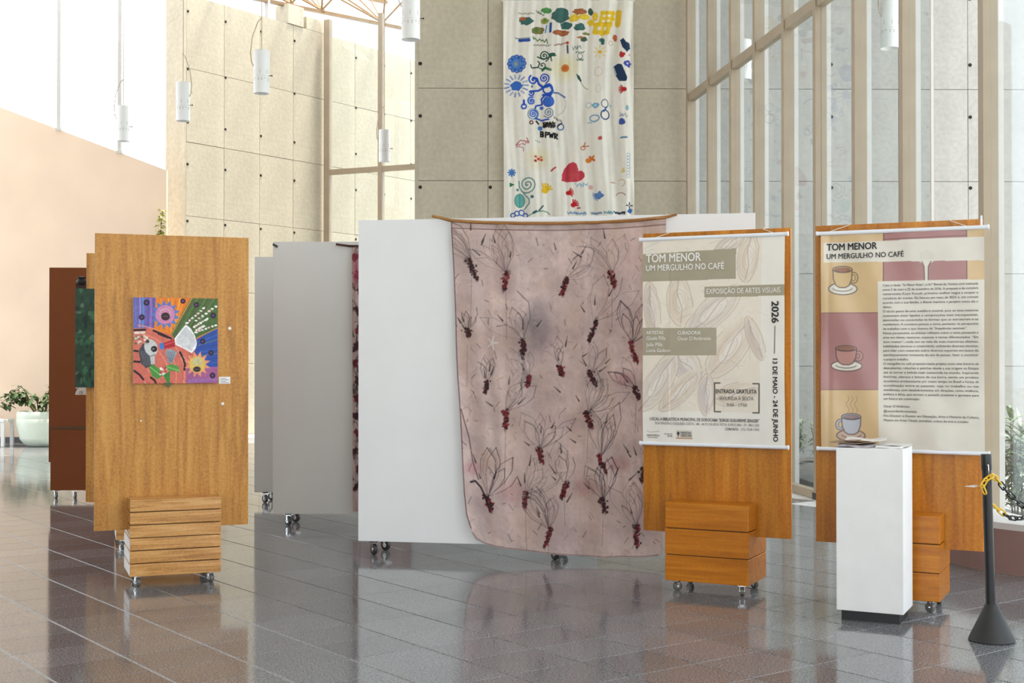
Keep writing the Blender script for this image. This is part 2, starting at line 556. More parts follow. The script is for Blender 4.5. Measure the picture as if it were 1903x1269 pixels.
    def noise(self, cell, amt, col=None):
        """soft mottling: bilinear value noise"""
        gy, gx = int(self.ny / cell) + 2, int(self.nx / cell) + 2
        g = rng.uniform(-1, 1, (gy, gx, 1))
        yy = np.linspace(0, gy - 1.001, self.ny); xx = np.linspace(0, gx - 1.001, self.nx)
        y0 = yy.astype(int); x0 = xx.astype(int)
        fy = (yy - y0)[:, None, None]; fx = (xx - x0)[None, :, None]
        fy = fy * fy * (3 - 2 * fy); fx = fx * fx * (3 - 2 * fx)
        v = (g[y0][:, x0] * (1 - fx) + g[y0][:, x0 + 1] * fx) * (1 - fy) + (g[y0 + 1][:, x0] * (1 - fx) + g[y0 + 1][:, x0 + 1] * fx) * fy
        if col is None:
            self.img *= 1 + amt * v
        else:
            k = np.clip(v, 0, 1) * amt
            self.img = self.img * (1 - k) + np.array(col[:3]) * k

def C(r, g, b, gain=1.0):
    return s2l(np.array([r, g, b]) / 255.0) * gain

def paint_obj(name, P, posfn, mat, parent=None, loc=None):
    """P.ny x P.nx vertices; posfn(U, V) -> x, y, z arrays; V runs from the top down"""
    ny, nx = P.ny, P.nx
    x, y, z = posfn(P.U, P.V)
    co = np.stack([x, y, z], -1).reshape(-1, 3).astype(np.float32)
    idx = np.arange(ny * nx).reshape(ny, nx)
    q = np.stack([idx[1:, :-1], idx[1:, 1:], idx[:-1, 1:], idx[:-1, :-1]], -1).reshape(-1)
    me = bpy.data.meshes.new(name)
    nf = (ny - 1) * (nx - 1)
    me.vertices.add(ny * nx); me.vertices.foreach_set('co', co.ravel())
    me.loops.add(nf * 4); me.loops.foreach_set('vertex_index', q.astype(np.int32))
    me.polygons.add(nf); me.polygons.foreach_set('loop_start', np.arange(0, nf * 4, 4, dtype=np.int32))
    me.update(calc_edges=True)
    me.polygons.foreach_set('use_smooth', np.ones(nf, bool))
    at_ = me.color_attributes.new('paint', 'FLOAT_COLOR', 'POINT')
    c4 = np.ones((ny * nx, 4), np.float32)
    c4[:, :3] = np.clip(P.img.reshape(-1, 3), 0, 1)
    at_.data.foreach_set('color', c4.ravel())
    me.materials.append(mat)
    return link(name, me, parent, loc)

# ------------------------------------------------------------------ the place: ground, floor, walls
TA = math.atan2(1851.0, 2450.0)                # floor joints run towards the left
T_DIR = Vector((-math.sin(TA), math.cos(TA), 0))
S_DIR = Vector((math.cos(TA), math.sin(TA), 0))

def glaze_x(Y):                                # plan line of the tall window wall on the right
    return 5.278 - 0.126 * Y

ground = MB().box(-60, 60, -40, 60, -0.30, -0.05).build('ground', M['paving'])
tag(ground, 'pale paved ground outside the hall', kind='structure')
fl = MB().prism([(-14, -12), (glaze_x(-12), -12), (glaze_x(20.3), 20.3), (-1.45, 20.3), (-1.45, 28.2), (-4.1, 28.9), (-6.3, 25.5), (-6.4, 24.3), (-14, 24.3)], -0.045, -0.004)
floor = fl.build('floor', M['grout'])
tag(floor, 'polished grey granite tile floor of the hall', kind='structure')
TS, TT = 0.465, 0.39
def tile_mesh():
    g, g2 = 0.0045, 0.0018
    mb = MB()
    a, b, h = TS / 2 - g, TT / 2 - g2, 0.0
    e = 0.0018
    mb.add([(-a, -b, -.006), (a, -b, -.006), (a, b, -.006), (-a, b, -.006),
            (-a, -b, -e), (a, -b, -e), (a, b, -e), (-a, b, -e),
            (-a + e, -b + e, 0), (a - e, -b + e, 0), (a - e, b - e, 0), (-a + e, b - e, 0)],
           [(0, 1, 5, 4), (1, 2, 6, 5), (2, 3, 7, 6), (3, 0, 4, 7),
            (4, 5, 9, 8), (5, 6, 10, 9), (6, 7, 11, 10), (7, 4, 8, 11), (8, 9, 10, 11)])
    return mb
tm_near = tile_mesh().mesh('tile', M['granite'])
cells = []
for i in range(-60, 70):
    for j in range(-40, 90):
        s = 2.116 + TS * (i + .5); t = 6.07 + TT * (j + .5)
        p = S_DIR * s + T_DIR * t
        if p.y < 4.0 or p.y > 24.2 or p.x < -12.5:
            continue
        if p.y > 20.1 and p.x > -1.6:
            continue
        if p.y <= 20.4 and p.x > glaze_x(p.y) - .28:
            continue
        px = CX + F_PX * p.x / p.y; py = HOR + F_PX * CAM_H / p.y
        vis = -60 < px < 1960 and py < 1330
        cells.append((0 if vis else 1, p.y, p.x, p))
cells.sort(key=lambda c: c[:3])
far = MB()
tv = tile_mesh()
for k, (v_, y_, x_, p) in enumerate(cells):
    rx, ry = random.uniform(-.0007, .0007), random.uniform(-.0007, .0007)
    if k < 300:
        o = link('tile', tm_near, floor, (p.x, p.y, 0), (rx, ry, math.atan2(S_DIR.y, S_DIR.x)))
    else:
        mt = Matrix.Translation(p) @ Matrix.Rotation(math.atan2(S_DIR.y, S_DIR.x), 4, 'Z') @ Matrix.Rotation(rx, 4, 'X') @ Matrix.Rotation(ry, 4, 'Y')
        far.add(tv.v, tv.f, mt)
o = far.build('tile_field', M['granite'], floor)
o['kind'] = 'stuff'

# concrete walls: formwork panels with recessed joints and plugged tie holes
TIE_Z = [8.28, 7.16, 6.13, 5.32, 4.22, 3.05, 1.95, .8]
PH = 1.43
def panel_wall(name, label, p0, direction, widths, thick, rows, top, out_from=99):
    d = Vector((direction[0], direction[1], 0)).normalized()
    root = struct(name, (p0[0], p0[1], 0), label)
    root.rotation_euler = (0, 0, math.atan2(d.y, d.x))
    L = sum(widths)
    MB().box(0.006, L, 0.012, thick, -0.03, top).build('wall_core', M['joint'], root)
    x = 0.0
    g = 0.008
    cache = {}
    for w in widths:
        for r in range(rows):
            z0, z1 = r * PH, min((r + 1) * PH, top)
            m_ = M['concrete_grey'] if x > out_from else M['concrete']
            key = (round(w, 3), round(z1 - z0, 3), m_.name)
            if key not in cache:
                cache[key] = MB().box(g / 2, w - g / 2, -0.0, 0.05, g / 2, z1 - z0 - g / 2).mesh('concrete_panel', m_, bevel=0.004)
            link('concrete_panel', cache[key], root, (x, random.uniform(-.004, .004), z0))
        x += w
    holes = MB()
    x = 0.0
    for k, w in enumerate(widths + [0]):
        for z in TIE_Z:
            if z < top - .1:
                xx = x + .035
                holes.cyl((xx, -0.006, z - .03), (xx, .03, z - .03), 0.028, 8)
        x += w
    h = holes.build('tie_holes', M['tie'], root)
    h['kind'] = 'stuff'
    return root

# wall_left runs from its free end back past the far window into the open
lw0 = Vector((X_at(345, 25.4), 25.4, 0)); lw1 = Vector((X_at(603, 28.6), 28.6, 0))
ldir = (lw1 - lw0).normalized()
wl = panel_wall('wall_left', 'tall sunlit concrete wall with square formwork panels behind the hanging lamps', lw0, ldir, [0.975] * 11, 0.53, 6, 8.58)
# free end of the wall, and a block and posts on its crown
MB().box(-.05, 0.0, .0, .53, 0, 8.58).build('end_face', M['concrete'], wl)
MB().box(2.75, 3.22, -.02, .36, 8.585, 9.0).build('beam_block', M['concrete'], wl, bevel=.01)
MB().box(3.34, 4.0, .02, .3, 8.585, 8.86).build('upstand', M['concrete'], wl, bevel=.01)
MB().box(2.28, 2.34, .1, .2, 8.585, 9.0).build('clerestory_post', M['frame_grey'], wl)
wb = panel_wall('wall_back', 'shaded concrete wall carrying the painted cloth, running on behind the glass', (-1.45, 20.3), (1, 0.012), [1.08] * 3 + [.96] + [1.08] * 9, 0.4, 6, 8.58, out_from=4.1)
MB().box(-.05, 0.004, .0, .4, 0, 8.58).build('end_face', M['concrete'], wb)

# peach wall with the sloping top, far left
pw = MB()
Yp = 24.2
xa, xb = -16.0, -6.35
za, zb = 6.126 + (-9.32 - xa) * .378, 5.0
vs_ = [(xa, Yp, 0), (xb, Yp, 0), (xb, Yp, zb), (xa, Yp, za), (xa, Yp + .08, 0), (xb, Yp + .08, 0), (xb, Yp + .08, zb), (xa, Yp + .08, za)]
pw.add(vs_, [(0, 1, 2, 3), (5, 4, 7, 6), (1, 5, 6, 2), (4, 0, 3, 7), (3, 2, 6, 7), (0, 4, 5, 1)])
o = pw.build('wall_far_left', M['peach']); tag(o, 'peach rendered wall with sloping top edge', kind='structure')
o = MB().box(xa, xb, Yp - .03, Yp - .002, 0, .10).build('baseboard_far_left', M['base_dark']); tag(o, 'dark skirting along the peach wall', kind='structure')
w3 = struct('window_3', (0, Yp + .04, 0), 'high glazing standing on the sloping peach wall')
for px in (109, 222, -40):
    x = X_at(px, Yp + .04)
    zt = zb + (xb - x) * .378
    MB().box(x - .033, x + .033, -.05, .05, zt, 13).build('mullion', M['frame_grey'], w3)
    MB().box(x - .055, x + .055, -.07, .07, zt - .02, zt + .03).build('mullion_foot', M['frame_grey'], w3)

# unseen roof; slab edges shaped to set where sun and skylight reach
ceil = MB().box(-3.9, 6.2, -12, 26.6, 9.75, 9.95).box(-14, -3.9, -12, 21.6, 9.75, 9.95).build('unseen_shell', M['unseen_shell'])
tag(ceil, 'high flat roof over the hall, unseen, its edges shaped for the daylight', kind='structure')

# unseen walls added behind the camera and at left to dim the hall
wf = MB().box(-14, -9.5, -7.3, -7, 0, 9.75).box(3.5, 6.2, -7.3, -7, 0, 9.75).box(-9.5, 3.5, -7.3, -7, 7.3, 9.75).build('added_wall_front', M['unseen_shell'])
tag(wf, 'added unseen wall behind the camera, its wide opening sized for the light', kind='structure')
wsd = MB().box(-14, -13.7, -7, 10, 0, 9.75).build('added_wall_side', M['unseen_shell'])
tag(wsd, 'added unseen side wall on the left that holds back daylight', kind='structure')

# far window between wall_left and wall_back
w2 = struct('window_2', (0, 0, 0), 'far window with beige frame between the two concrete walls')
a = Vector((-3.98, 28.45, 0)); b = Vector((-1.55, 27.35, 0))
e = (b - a).normalized(); nrm = Vector((-e.y, e.x, 0))
Q = Matrix.Translation(a) @ Matrix.Rotation(math.atan2(e.y, e.x), 4, 'Z')
Lw = (b - a).length
def put(mb, name, mat, root, Mx, bevel=0):
    o = mb.build(name, mat, root, bevel=bevel)
    o.matrix_local = Mx
    return o
xs = [0.0]
for px in (708, 785):
    # intersection of the pixel ray with the window line
    r = (px - CX) / F_PX
    t = (r * a.y - a.x) / (e.x - r * e.y)
    xs.append(t)
for k, t in enumerate(xs):
    w = .07 if k == 0 else .05
    put(MB().box(t - w, t + w, -.06, .06, 0, 8.85), 'mullion', M['frame'], w2, Q)
put(MB().box(0, Lw, -.05, .05, 5.49, 5.60), 'transom', M['frame'], w2, Q)
put(MB().box(0, Lw, -.05, .05, 0, .12), 'sill', M['frame'], w2, Q)
for k in range(2):
    for z0, z1 in ((.12, 5.49), (5.60, 8.85)):
        put(MB().box(xs[k] + .05, xs[k + 1] - .05, -.004, .004, z0, z1), 'glass_pane', M['glass_clear'], w2, Q)

# tall window wall on the right
w1 = struct('window_1', (0, 0, 0), 'tall beige framed window wall on the right of the hall')
MULL = [20.15, 19.0, 17.88, 16.84, 15.73, 14.67, 13.54, 12.38, 10.82, 9.5, 8.2, 6.9, 5.6]
g_ang = math.atan2(1.0, -0.126)                # direction of +Y along the glazing
def gl_M(Y, off=0):
    return Matrix.Translation((glaze_x(Y) + off, Y, 0)) @ Matrix.Rotation(g_ang - math.pi / 2, 4, 'Z')
mm = MB().box(-.065, .065, -.045, .045, 0, 9.75).mesh('mullion', M['frame'])
bead = MB().box(.066, .125, -.022, .022, 0, 9.75).mesh('sunlit_bead', M['frame_grey'])  # outer stop; its pale colour stands in for sunlight on the edge
for Y in MULL:
    o = link('mullion', mm, w1); o.matrix_local = gl_M(Y)
    o = link('sunlit_bead', bead, w1); o.matrix_local = gl_M(Y)
o = link('glass_joint', MB().box(-.012, .012, -.012, .012, 0, 9.75).mesh('glass_joint', M['frame_grey']), w1); o.matrix_local = gl_M(11.86)
for k in range(len(MULL) - 1):
    Ya, Yb = MULL[k + 1], MULL[k]
    L = (Yb - Ya) * math.hypot(1, .126)
    door = abs(Ya - 10.82) < .01            # open doorway: glass only on the far side of the joint
    for z0, z1, nm in ((5.48, 5.60, 'transom'), (0, .09, 'sill')):
        if door: continue
        o = MB().box(-.05, .05, .045, L - .045, z0, z1).build(nm, M['frame'], w1); o.matrix_local = gl_M(Ya)
    for z0, z1 in ((.09, 5.48), (5.60, 9.75)):
        o = MB().box(-.004, .004, .045 if not door else 11.86 - Ya, L - .045, z0, z1).build('glass_pane', M['glass'], w1); o.matrix_local = gl_M(Ya)
for Y in (14.67, 15.73):
    o = MB().box(-.075, .075, -.06, .06, 0, .07).build('mullion_shoe', M['charcoal'], w1); o.matrix_local = gl_M(Y)

# space-frame edge of the roof, over wall_left
tr = thing('roof_truss', (lw0.x, lw0.y, 8.8), 'ochre steel roof truss above the left concrete wall', 'truss', math.atan2(ldir.y, ldir.x))
def wz(s):                                     # chord height along the wall line, relative to the root
    return (8.80 + .075 * s) - 8.8
MB().bar((0.3, .15, wz(.3)), (7.5, .15, wz(7.5)), .09, .07).build('bottom_chord', M['truss'], tr)
MB().bar((0.3, 1.3, wz(.3) + .9), (7.5, 1.3, wz(7.5) + .9), .08, .08).build('top_chord', M['truss'], tr)
for s in (1.0, 3.0, 3.95, 6.0):
    for ds, dy in ((-.9, 1.15), (-.35, 1.15), (.35, 1.15), (.9, 1.15), (-.55, -.6), (.55, -.6)):
        MB().cyl((s, .15, wz(s) + .04), (s + ds, .15 + dy, wz(s + ds) + .9), .022, 8).build('diagonal', M['truss'], tr, smooth=True)
    MB().lathe([(0, .0), (.07, .02), (.07, .08), (0, .10)], 12, (s, .15)).build('node', M['truss'], tr, loc=(0, 0, wz(s) - .02))

# ------------------------------------------------------------------ geometry on tilted boards
def on_plane(loc, a, yoff, px, py):
    px = np.asarray(px, float); py = np.asarray(py, float)
    c, s = math.cos(PITCH), math.sin(PITCH)
    dx = (px - CX) / F_PX
    b = (CY - py) / F_PX
    dy = c - b * s; dz = s + b * c
    nx, ny = -math.sin(a), math.cos(a)
    t = (yoff + loc[0] * nx + loc[1] * ny) / (dx * nx + dy * ny)
    X, Y, Z = dx * t, dy * t, CAM_H + dz * t
    return (X - loc[0]) * math.cos(a) + (Y - loc[1]) * math.sin(a), Z

# shared castors
def castor_meshes(r, h, wheel_mat):
    br = MB().box(-.030, .030, -.030, .030, h - .006, h)
    br.box(-.0175, -.0155, .0, .020, r * .9, h - .006).box(.0155, .0175, .0, .020, r * .9, h - .006)
    br.box(-.0175, .0175, .0, .020, h - .014, h - .006)
    br.cyl((-.024, .01, r), (.024, .01, r), .007, 8)
    bm_ = br.mesh('castor', M['chrome'])
    wh = MB().cyl((-.0135, .01, r), (.0135, .01, r), r, 18)
    wm = wh.mesh('wheel', wheel_mat, smooth=True, bevel=.003)
    hub = MB().cyl((-.0148, .01, r), (.0148, .01, r), r * .45, 12).mesh('hub', M['chrome'], smooth=True)
    return bm_, wm, hub
CAST_S = castor_meshes(.030, .074, M['wheel_grey'])
CAST_L = castor_meshes(.043, .105, M['rubber'])
def castor(parent, x, y, rz, kind):
    c = link('castor', kind[0], parent, (x, y, 0), (0, 0, rz))
    link('wheel', kind[1], c)
    link('hub', kind[2], c)
    return c

# plywood board standing in a stack of weighted planks on castors
BZ0, BZ1 = 0.375, 2.452
def stand_board(loc, a, label, n_tiers, board_w, stack_w, m_board, m_tier, depth=.44, group='plywood display boards on wheeled bases', glare_end=False):
    root = thing('display_board', (loc[0], loc[1], 0), label, 'display board', a, group)
    MB().box(-board_w / 2, board_w / 2, -.010, .010, BZ0, BZ1).build('board', m_board, root, bevel=.0015)
    zb, zt = .075, .607
    th = (zt - zb) / n_tiers
    h, w = depth / 2, stack_w / 2
    gap = .0030
    for k in range(n_tiers):
        z0, z1 = zb + k * th + (gap if k else 0), zb + (k + 1) * th - gap
        mb = MB()
        if z1 <= BZ0:
            mb.box(-w, w, -h, h, z0, z1)
        elif z0 < BZ0 - .02:
            mb.box(-w, w, -h, h, z0, BZ0 - .004).box(-w, w, -h, -.014, BZ0 - .004, z1).box(-w, w, .014, h, BZ0 - .004, z1)
        else:
            mb.box(-w, w, -h, -.014, z0, z1).box(-w, w, .014, h, z0, z1)
        mb.build('plank', m_tier, root, bevel=.006 if z1 <= BZ0 or z0 >= BZ0 - .02 else 0)
    i = .014
    MB().box(-w + i, w - i, -h + i, h - i, zb + .01, BZ0 - .006).box(-w + i, w - i, -h + i, -.015, BZ0 - .006, zt - .01).box(-w + i, w - i, .015, h - i, BZ0 - .006, zt - .01).build('core', M['core'], root)
    if glare_end:  # white strips on the left plank ends, imitating glare from the bright side
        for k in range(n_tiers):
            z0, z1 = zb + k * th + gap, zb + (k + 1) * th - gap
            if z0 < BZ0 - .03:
                MB().box(-w - .003, -w - .0004, -h + .004, h - .004, z0 + .006, min(z1 - .006, BZ0 - .012)).build('glare_end', M['white_paint'], root)
    for sx in (-1, 1):
        for sy in (-1, 1):
            castor(root, sx * (w - .06), sy * (h - .06), random.uniform(-1.2, 1.2), CAST_S)
    return root

B1, A1 = (-2.415, 9.39), math.radians(21)
b1 = stand_board(B1, A1, 'pale plywood board with a square colourful painting, on six stacked planks', 6, 1.067, .62, M['ply'], M['tier'], glare_end=True)
B2, A2 = (-3.03, 11.17), math.radians(18)
b2 = stand_board(B2, A2, 'plywood board behind the foremost left one, with a dark green canvas on it', 3, 1.10, .62, M['ply'], M['tier'], glare_end=True)
B3, A3 = (-3.28, 11.98), math.radians(18)
b3 = stand_board(B3, A3, 'mostly hidden plywood board right behind the dark green canvas', 3, 1.10, .62, M['ply_orange'], M['tier_orange'])
B4, A4 = (1.395, 9.03), math.radians(-26)
b4 = stand_board(B4, A4, 'orange plywood board behind the poster with the exhibition dates', 3, 1.045, .58, M['ply_orange'], M['tier_orange'])
B5, A5 = (2.475, 8.47), math.radians(-26)
b5 = stand_board(B5, A5, 'orange plywood board behind the poster with coffee cups', 3, 1.045, .58, M['ply_orange'], M['tier_orange'])
# chipped spots on the first board
for px, py, r in ((427, 610, .012), (414, 750, .011), (262, 782, .006)):
    x, z = on_plane(B1, A1, -.0108, px, py)
    MB().cyl((x, -.0102, z), (x, -.0112, z), r, 7).build('chipped_spot', M['paper'], b1)

# rolling wall panels
def roll_panel(name, p0, p1, z0, z1, label, mat, cast_x, group=None, th=.04, chip=True):
    a = math.atan2(p1[1] - p0[1], p1[0] - p0[0])
    L = math.hypot(p1[1] - p0[1], p1[0] - p0[0])
    root = thing(name, (p0[0], p0[1], 0), label, 'panel', a, group)
    MB().box(0, L, 0, th, z0, z1).build('board', mat, root, bevel=.003)
    for x in cast_x:
        MB().box(x - .03, x + .03, -.02, .34, z0 - .006, z0 - .0005).build('foot_bar', M['charcoal'], root)
        castor(root, x, .02, .75, CAST_L)
        castor(root, x + .03, .27, 1.1, CAST_L)
    return root, a, L
W1p0, W1p1 = (X_at(666, 10.6), 10.6), (X_at(1404, 10.04), 10.04)
w_1, AW1, LW1 = roll_panel('rolling_panel', W1p0, W1p1, .109, 2.685, 'wide bright white panel behind the pink dyed cloth', M['white_panel'], (.13, 1.6, 2.9), 'white rolling panels')
W2p0, W2p1 = (X_at(507, 12.4), 12.4), (X_at(507, 12.4) + 3.05, 12.37)
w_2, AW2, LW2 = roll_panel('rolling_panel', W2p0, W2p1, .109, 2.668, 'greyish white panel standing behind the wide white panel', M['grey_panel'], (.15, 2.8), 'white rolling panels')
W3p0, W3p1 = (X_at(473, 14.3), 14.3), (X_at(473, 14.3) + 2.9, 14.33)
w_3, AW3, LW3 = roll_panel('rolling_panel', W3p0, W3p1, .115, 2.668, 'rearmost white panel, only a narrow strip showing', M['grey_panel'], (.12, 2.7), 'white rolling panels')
MB().bar((.0, -.006, 2.645), (.045, -.006, 2.618), .01, .02).build('corner_clip', M['rubber'], w_2)
# brown panel
BRp0, BRp1 = (X_at(91, 14.8), 14.8), (X_at(91, 14.8) + 1.65, 14.9)
br, ABR, LBR = roll_panel('brown_panel', BRp0, BRp1, .40, 2.585, 'dark brown tall panel nearest the potted plant', M['brown'], ())
MB().box(.026, LBR - .02, -.022, -.001, .086, .770).build('lower_board', M['brown'], br, bevel=.003)
MB().box(.02, LBR, -.02, .002, .772, .79).box(.16, LBR, -.026, .004, .772, .80).build('slot', M['core'], br)
for x in (.09, .30, 1.4):
    castor(br, x, -.012, .6, castor_meshes(.034, .086, M['wheel_grey']) if x == .09 else CAST_S)

# ------------------------------------------------------------------ lettering
TEXTS = {}
def need_texts(strings):
    tmp = []
    for s, off in strings:
        cu = bpy.data.curves.new('t', 'FONT')
        cu.body = s
        cu.resolution_u = 3
        ob = bpy.data.objects.new('t', cu)
        COL.objects.link(ob)
        tmp.append((s, off, ob, cu))
    dg = bpy.context.evaluated_depsgraph_get()
    dg.update()
    for s, off, ob, cu in tmp:
        me = bpy.data.meshes.new_from_object(ob.evaluated_get(dg))
        co = np.zeros(len(me.vertices) * 3); me.vertices.foreach_get('co', co)
        fs_ = [tuple(p.vertices) for p in me.polygons]
        TEXTS[(s, off)] = (co.reshape(-1, 3)[:, :2], fs_)
        bpy.data.meshes.remove(me)
    for s, off, ob, cu in tmp:
        bpy.data.objects.remove(ob)
        bpy.data.curves.remove(cu)
cap_h = 0.70

class Poster:
    """a printed sheet on rails: unit square -> local position on a board"""
    def __init__(self, loc, a, yoff, quad_px, wr):
        xs, zs = [], []
        for p in quad_px:
            x, z = on_plane(loc, a, yoff, p[0], p[1])
            xs.append(float(x)); zs.append(float(z))
        self.x0, self.x1 = (xs[0] + xs[3]) / 2, (xs[1] + xs[2]) / 2
        self.zt, self.zb = (zs[0] + zs[1]) / 2, (zs[2] + zs[3]) / 2
        self.yoff, self.wr = yoff, wr
    def pos(self, u, v):
        return self.x0 + (self.x1 - self.x0) * u, self.yoff + self.wr(u, v), self.zt + (self.zb - self.zt) * v

def lettering(post, P, items, name, mat, parent, vertical=False):
    """items: (text, x0, y0, x1, y1, cap, weight) in crop pixels: base line from (x0,y0) to (x1,y1)"""
    need_texts([(i[0], i[6]) for i in items if (i[0], i[6]) not in TEXTS])
    for (s, x0, y0, x1, y1, cap, wt) in items:
        mb = MB()
        co, fs_ = TEXTS[(s, wt)]
        if len(co) == 0:
            continue
        w = co[:, 0].max() - co[:, 0].min()
        p0 = np.array(P.unit(x0, y0)); p1 = np.array(P.unit(x1, y1))
        n = math.hypot(x1 - x0, y1 - y0)
        ux, uy = (y1 - y0) / n, -(x1 - x0) / n
        pu = np.array(P.unit(x0 + ux * cap, y0 + uy * cap))
        if not vertical:
            p1[1] = p0[1]; pu[0] = p0[0]
        else:
            p1[0] = p0[0]; pu[1] = p0[1]
        t = (co[:, 0:1] - co[:, 0].min()) / w
        q = p0 + t * (p1 - p0) + (co[:, 1:2] / cap_h) * (pu - p0)
        du = (p1 - p0) / w
        for lay, (sx, sy) in enumerate(((-1, 0), (1, 0), (0, 1), (0, -1)) if wt > .005 else ((0, 0),)):     # bold by spreading the strokes
            qq = q + sx * wt * du + sy * wt * .7 * (pu - p0) / cap_h
            x, y, z = post.pos(qq[:, 0], qq[:, 1])
            mb.add(np.stack([x, y - .0030 - .0003 * lay, z], -1).tolist(), fs_)
        mb.build(name, mat, parent)

def rails(post, parent, over=.02, z_extra=.0):
    for z, nm in ((post.zt + .012, 'top_rail'), (post.zb - .012, 'bottom_rail')):
        mb = MB().cyl((post.x0 - over, post.yoff, z), (post.x1 + over, post.yoff, z), .013, 14)
        mb.cyl((post.x0 - over - .012, post.yoff, z), (post.x0 - over, post.yoff, z), .016, 14).cyl((post.x1 + over, post.yoff, z), (post.x1 + over + .012, post.yoff, z), .016, 14)
        mb.build(nm, M['white_plastic'], parent, smooth=True)

# ------------------------------------------------------------------ poster with dates
def wr1(u, v):
    return .004 * np.sin(u * 9 + v * 3) + .003 * np.sin(v * 13 - u * 4) + .0025 * np.sin(u * 31 + v * 6) * (u < .2) - .01 * np.sin(np.pi * v)
Q6 = [(66, 140), (808, 104), (822, 1199), (74, 1193)]
c6 = lambda p: (1170 + p[0] * 330 / 931, 400 + p[1] * 450 / 1269)
po1 = thing('exhibition_poster', (B4[0], B4[1], 0), 'beige exhibition poster with 2026 dates running down its right side', 'poster', A4, 'posters hung on white rails')
post1 = Poster(B4, A4, -.045, [c6(p) for p in Q6], wr1)
P = Paint(270, 400, C(233, 230, 222), Q6)
art = [(60, 100), (690, 100), (690, 1030), (60, 1030)]
P.poly(art, C(230, 222, 208))
bean_cols = [C(206, 188, 160), C(176, 160, 152), C(186, 178, 178), C(200, 178, 160), C(176, 168, 180)]
def bean(cx, cy, rx, ry, rot, k):
    P.ell(cx, cy, rx, ry, C(228, 218, 203), .8, rot, .08)
    P.ell(cx - 6, cy + 6, rx * .8, ry * .7, bean_cols[k % 5], .42, rot, .6)
    P.ell(cx + 10, cy - 6, rx * .6, ry * .35, C(236, 230, 220), .7, rot, .5)
    c, s = math.cos(rot), math.sin(rot)
    T = lambda x, y: (cx + x * c - y * s, cy + x * s + y * c)
    for f, w, cl in ((1.0, 5, C(170, 150, 142)), (.82, 3, C(178, 160, 160)), (.5, 4, C(190, 170, 150)), (.3, 3, C(168, 158, 166))):
        P.line([T(rx * f * math.cos(t / 24 * 6.2832) + random.uniform(-3, 3), ry * f * math.sin(t / 24 * 6.2832) * (1.0 if t < 13 else random.uniform(.8, 1))) for t in range(random.randint(17, 25))], w * random.uniform(.7, 1.5), cl, .42)
    P.line([T(-rx * .9, 0), T(-rx * .3, ry * .18), T(rx * .3, -ry * .15), T(rx * .9, 0)], 5, C(160, 140, 140), .6)
for k, b_ in enumerate([(265, 450, 130, 70, 1.5), (120, 500, 150, 45, 1.45), (440, 500, 190, 75, -.75), (530, 690, 190, 85, -.95), (300, 780, 110, 75, .9),
                        (620, 220, 130, 55, 1.7), (520, 150, 90, 40, -.6), (150, 880, 180, 70, -1.0), (270, 920, 150, 55, -.8), (410, 940, 110, 45, 1.6), (560, 930, 120, 60, -.3), (660, 640, 120, 40, 1.2)]):
    bean(*b_, k)
for k in range(170):
    x, y = random.uniform(75, 680), random.uniform(140, 1020)
    t = random.uniform(-1.5, 1.5); L = random.uniform(25, 90)
    P.line([(x, y), (x + L * .5 * math.cos(t) + 6, y + L * .5 * math.sin(t) - 4), (x + L * math.cos(t), y + L * math.sin(t))], random.uniform(2, 6),
           [C(238, 232, 220), C(190, 172, 164), C(218, 198, 164), C(198, 194, 200)][k % 4], .4)
tan = C(164, 156, 134)
P.poly([(55, 209), (557, 172), (557, 331), (55, 352)], tan)
P.poly([(395, 373), (812, 357), (812, 414), (395, 431)], tan)
P.poly([(55, 594), (460, 588), (460, 732), (55, 739)], tan, .95)
ink = C(70, 58, 62)
P.line([(478, 877), (450, 877), (450, 1028), (482, 1028)], 7, ink)
P.line([(652, 877), (684, 877), (684, 1030), (652, 1030)], 7, ink)
P.line([(763, 575), (763, 716)], 5, C(60, 60, 64))
P.poly([(250, 1130), (336, 1130), (336, 1175), (250, 1175)], C(214, 208, 196))
P.line([(252, 1172), (334, 1172)], 5, C(190, 120, 60))
P.ell(262, 1146, 7, 10, C(40, 40, 46)); P.line([(262, 1154), (262, 1164)], 4, C(40, 40, 46))
P.line([(95, 1137), (110, 1143), (150, 1139), (160, 1136)], 2.5, C(150, 140, 140))
P.noise(60, .03); P.noise(14, .02)
paint_obj('sheet', P, post1.pos, M['vinyl'], po1)
rails(post1, po1, .012)
lettering(post1, P, [('TOM MENOR', 84, 250, 374, 241, 42, .026), ('UM MERGULHO NO CAFÉ', 84, 295, 496, 285, 31, .014),
                     ('EXPOSIÇÃO DE ARTES VISUAIS', 406, 411, 790, 397, 27, .004), ('ARTISTAS', 90, 627, 180, 626, 17, .012), ('CURADORIA', 258, 626, 378, 625, 19, .012),
                     ('Gisele Pilla', 92, 657, 192, 657, 19, 0), ('Oscar D’Ambrosio', 258, 656, 432, 655, 19, 0), ('Julia Pilla', 90, 690, 176, 690, 19, 0), ('Lúcia Gadson', 92, 720, 218, 719, 18, 0)],
          'white_lettering', M['ink_white'], po1)
lettering(post1, P, [('2026', 746, 446, 748, 557, 36, .036), ('13 DE MAIO - 24 DE JUNHO', 756, 745, 760, 1178, 24, .036)], 'date_lettering', M['ink'], po1, vertical=True)
lettering(post1, P, [('ENTRADA GRATUITA', 457, 931, 672, 931, 22, .012), ('LOCAL: A BIBLIOTECA MUNICIPAL DE SOROCABA "JORGE GUILHERME SENGER"', 112, 1079, 686, 1081, 16, .010),
                     ('CONTATO:', 508, 1124, 578, 1124, 13, .012)], 'black_lettering', M['ink'], po1)
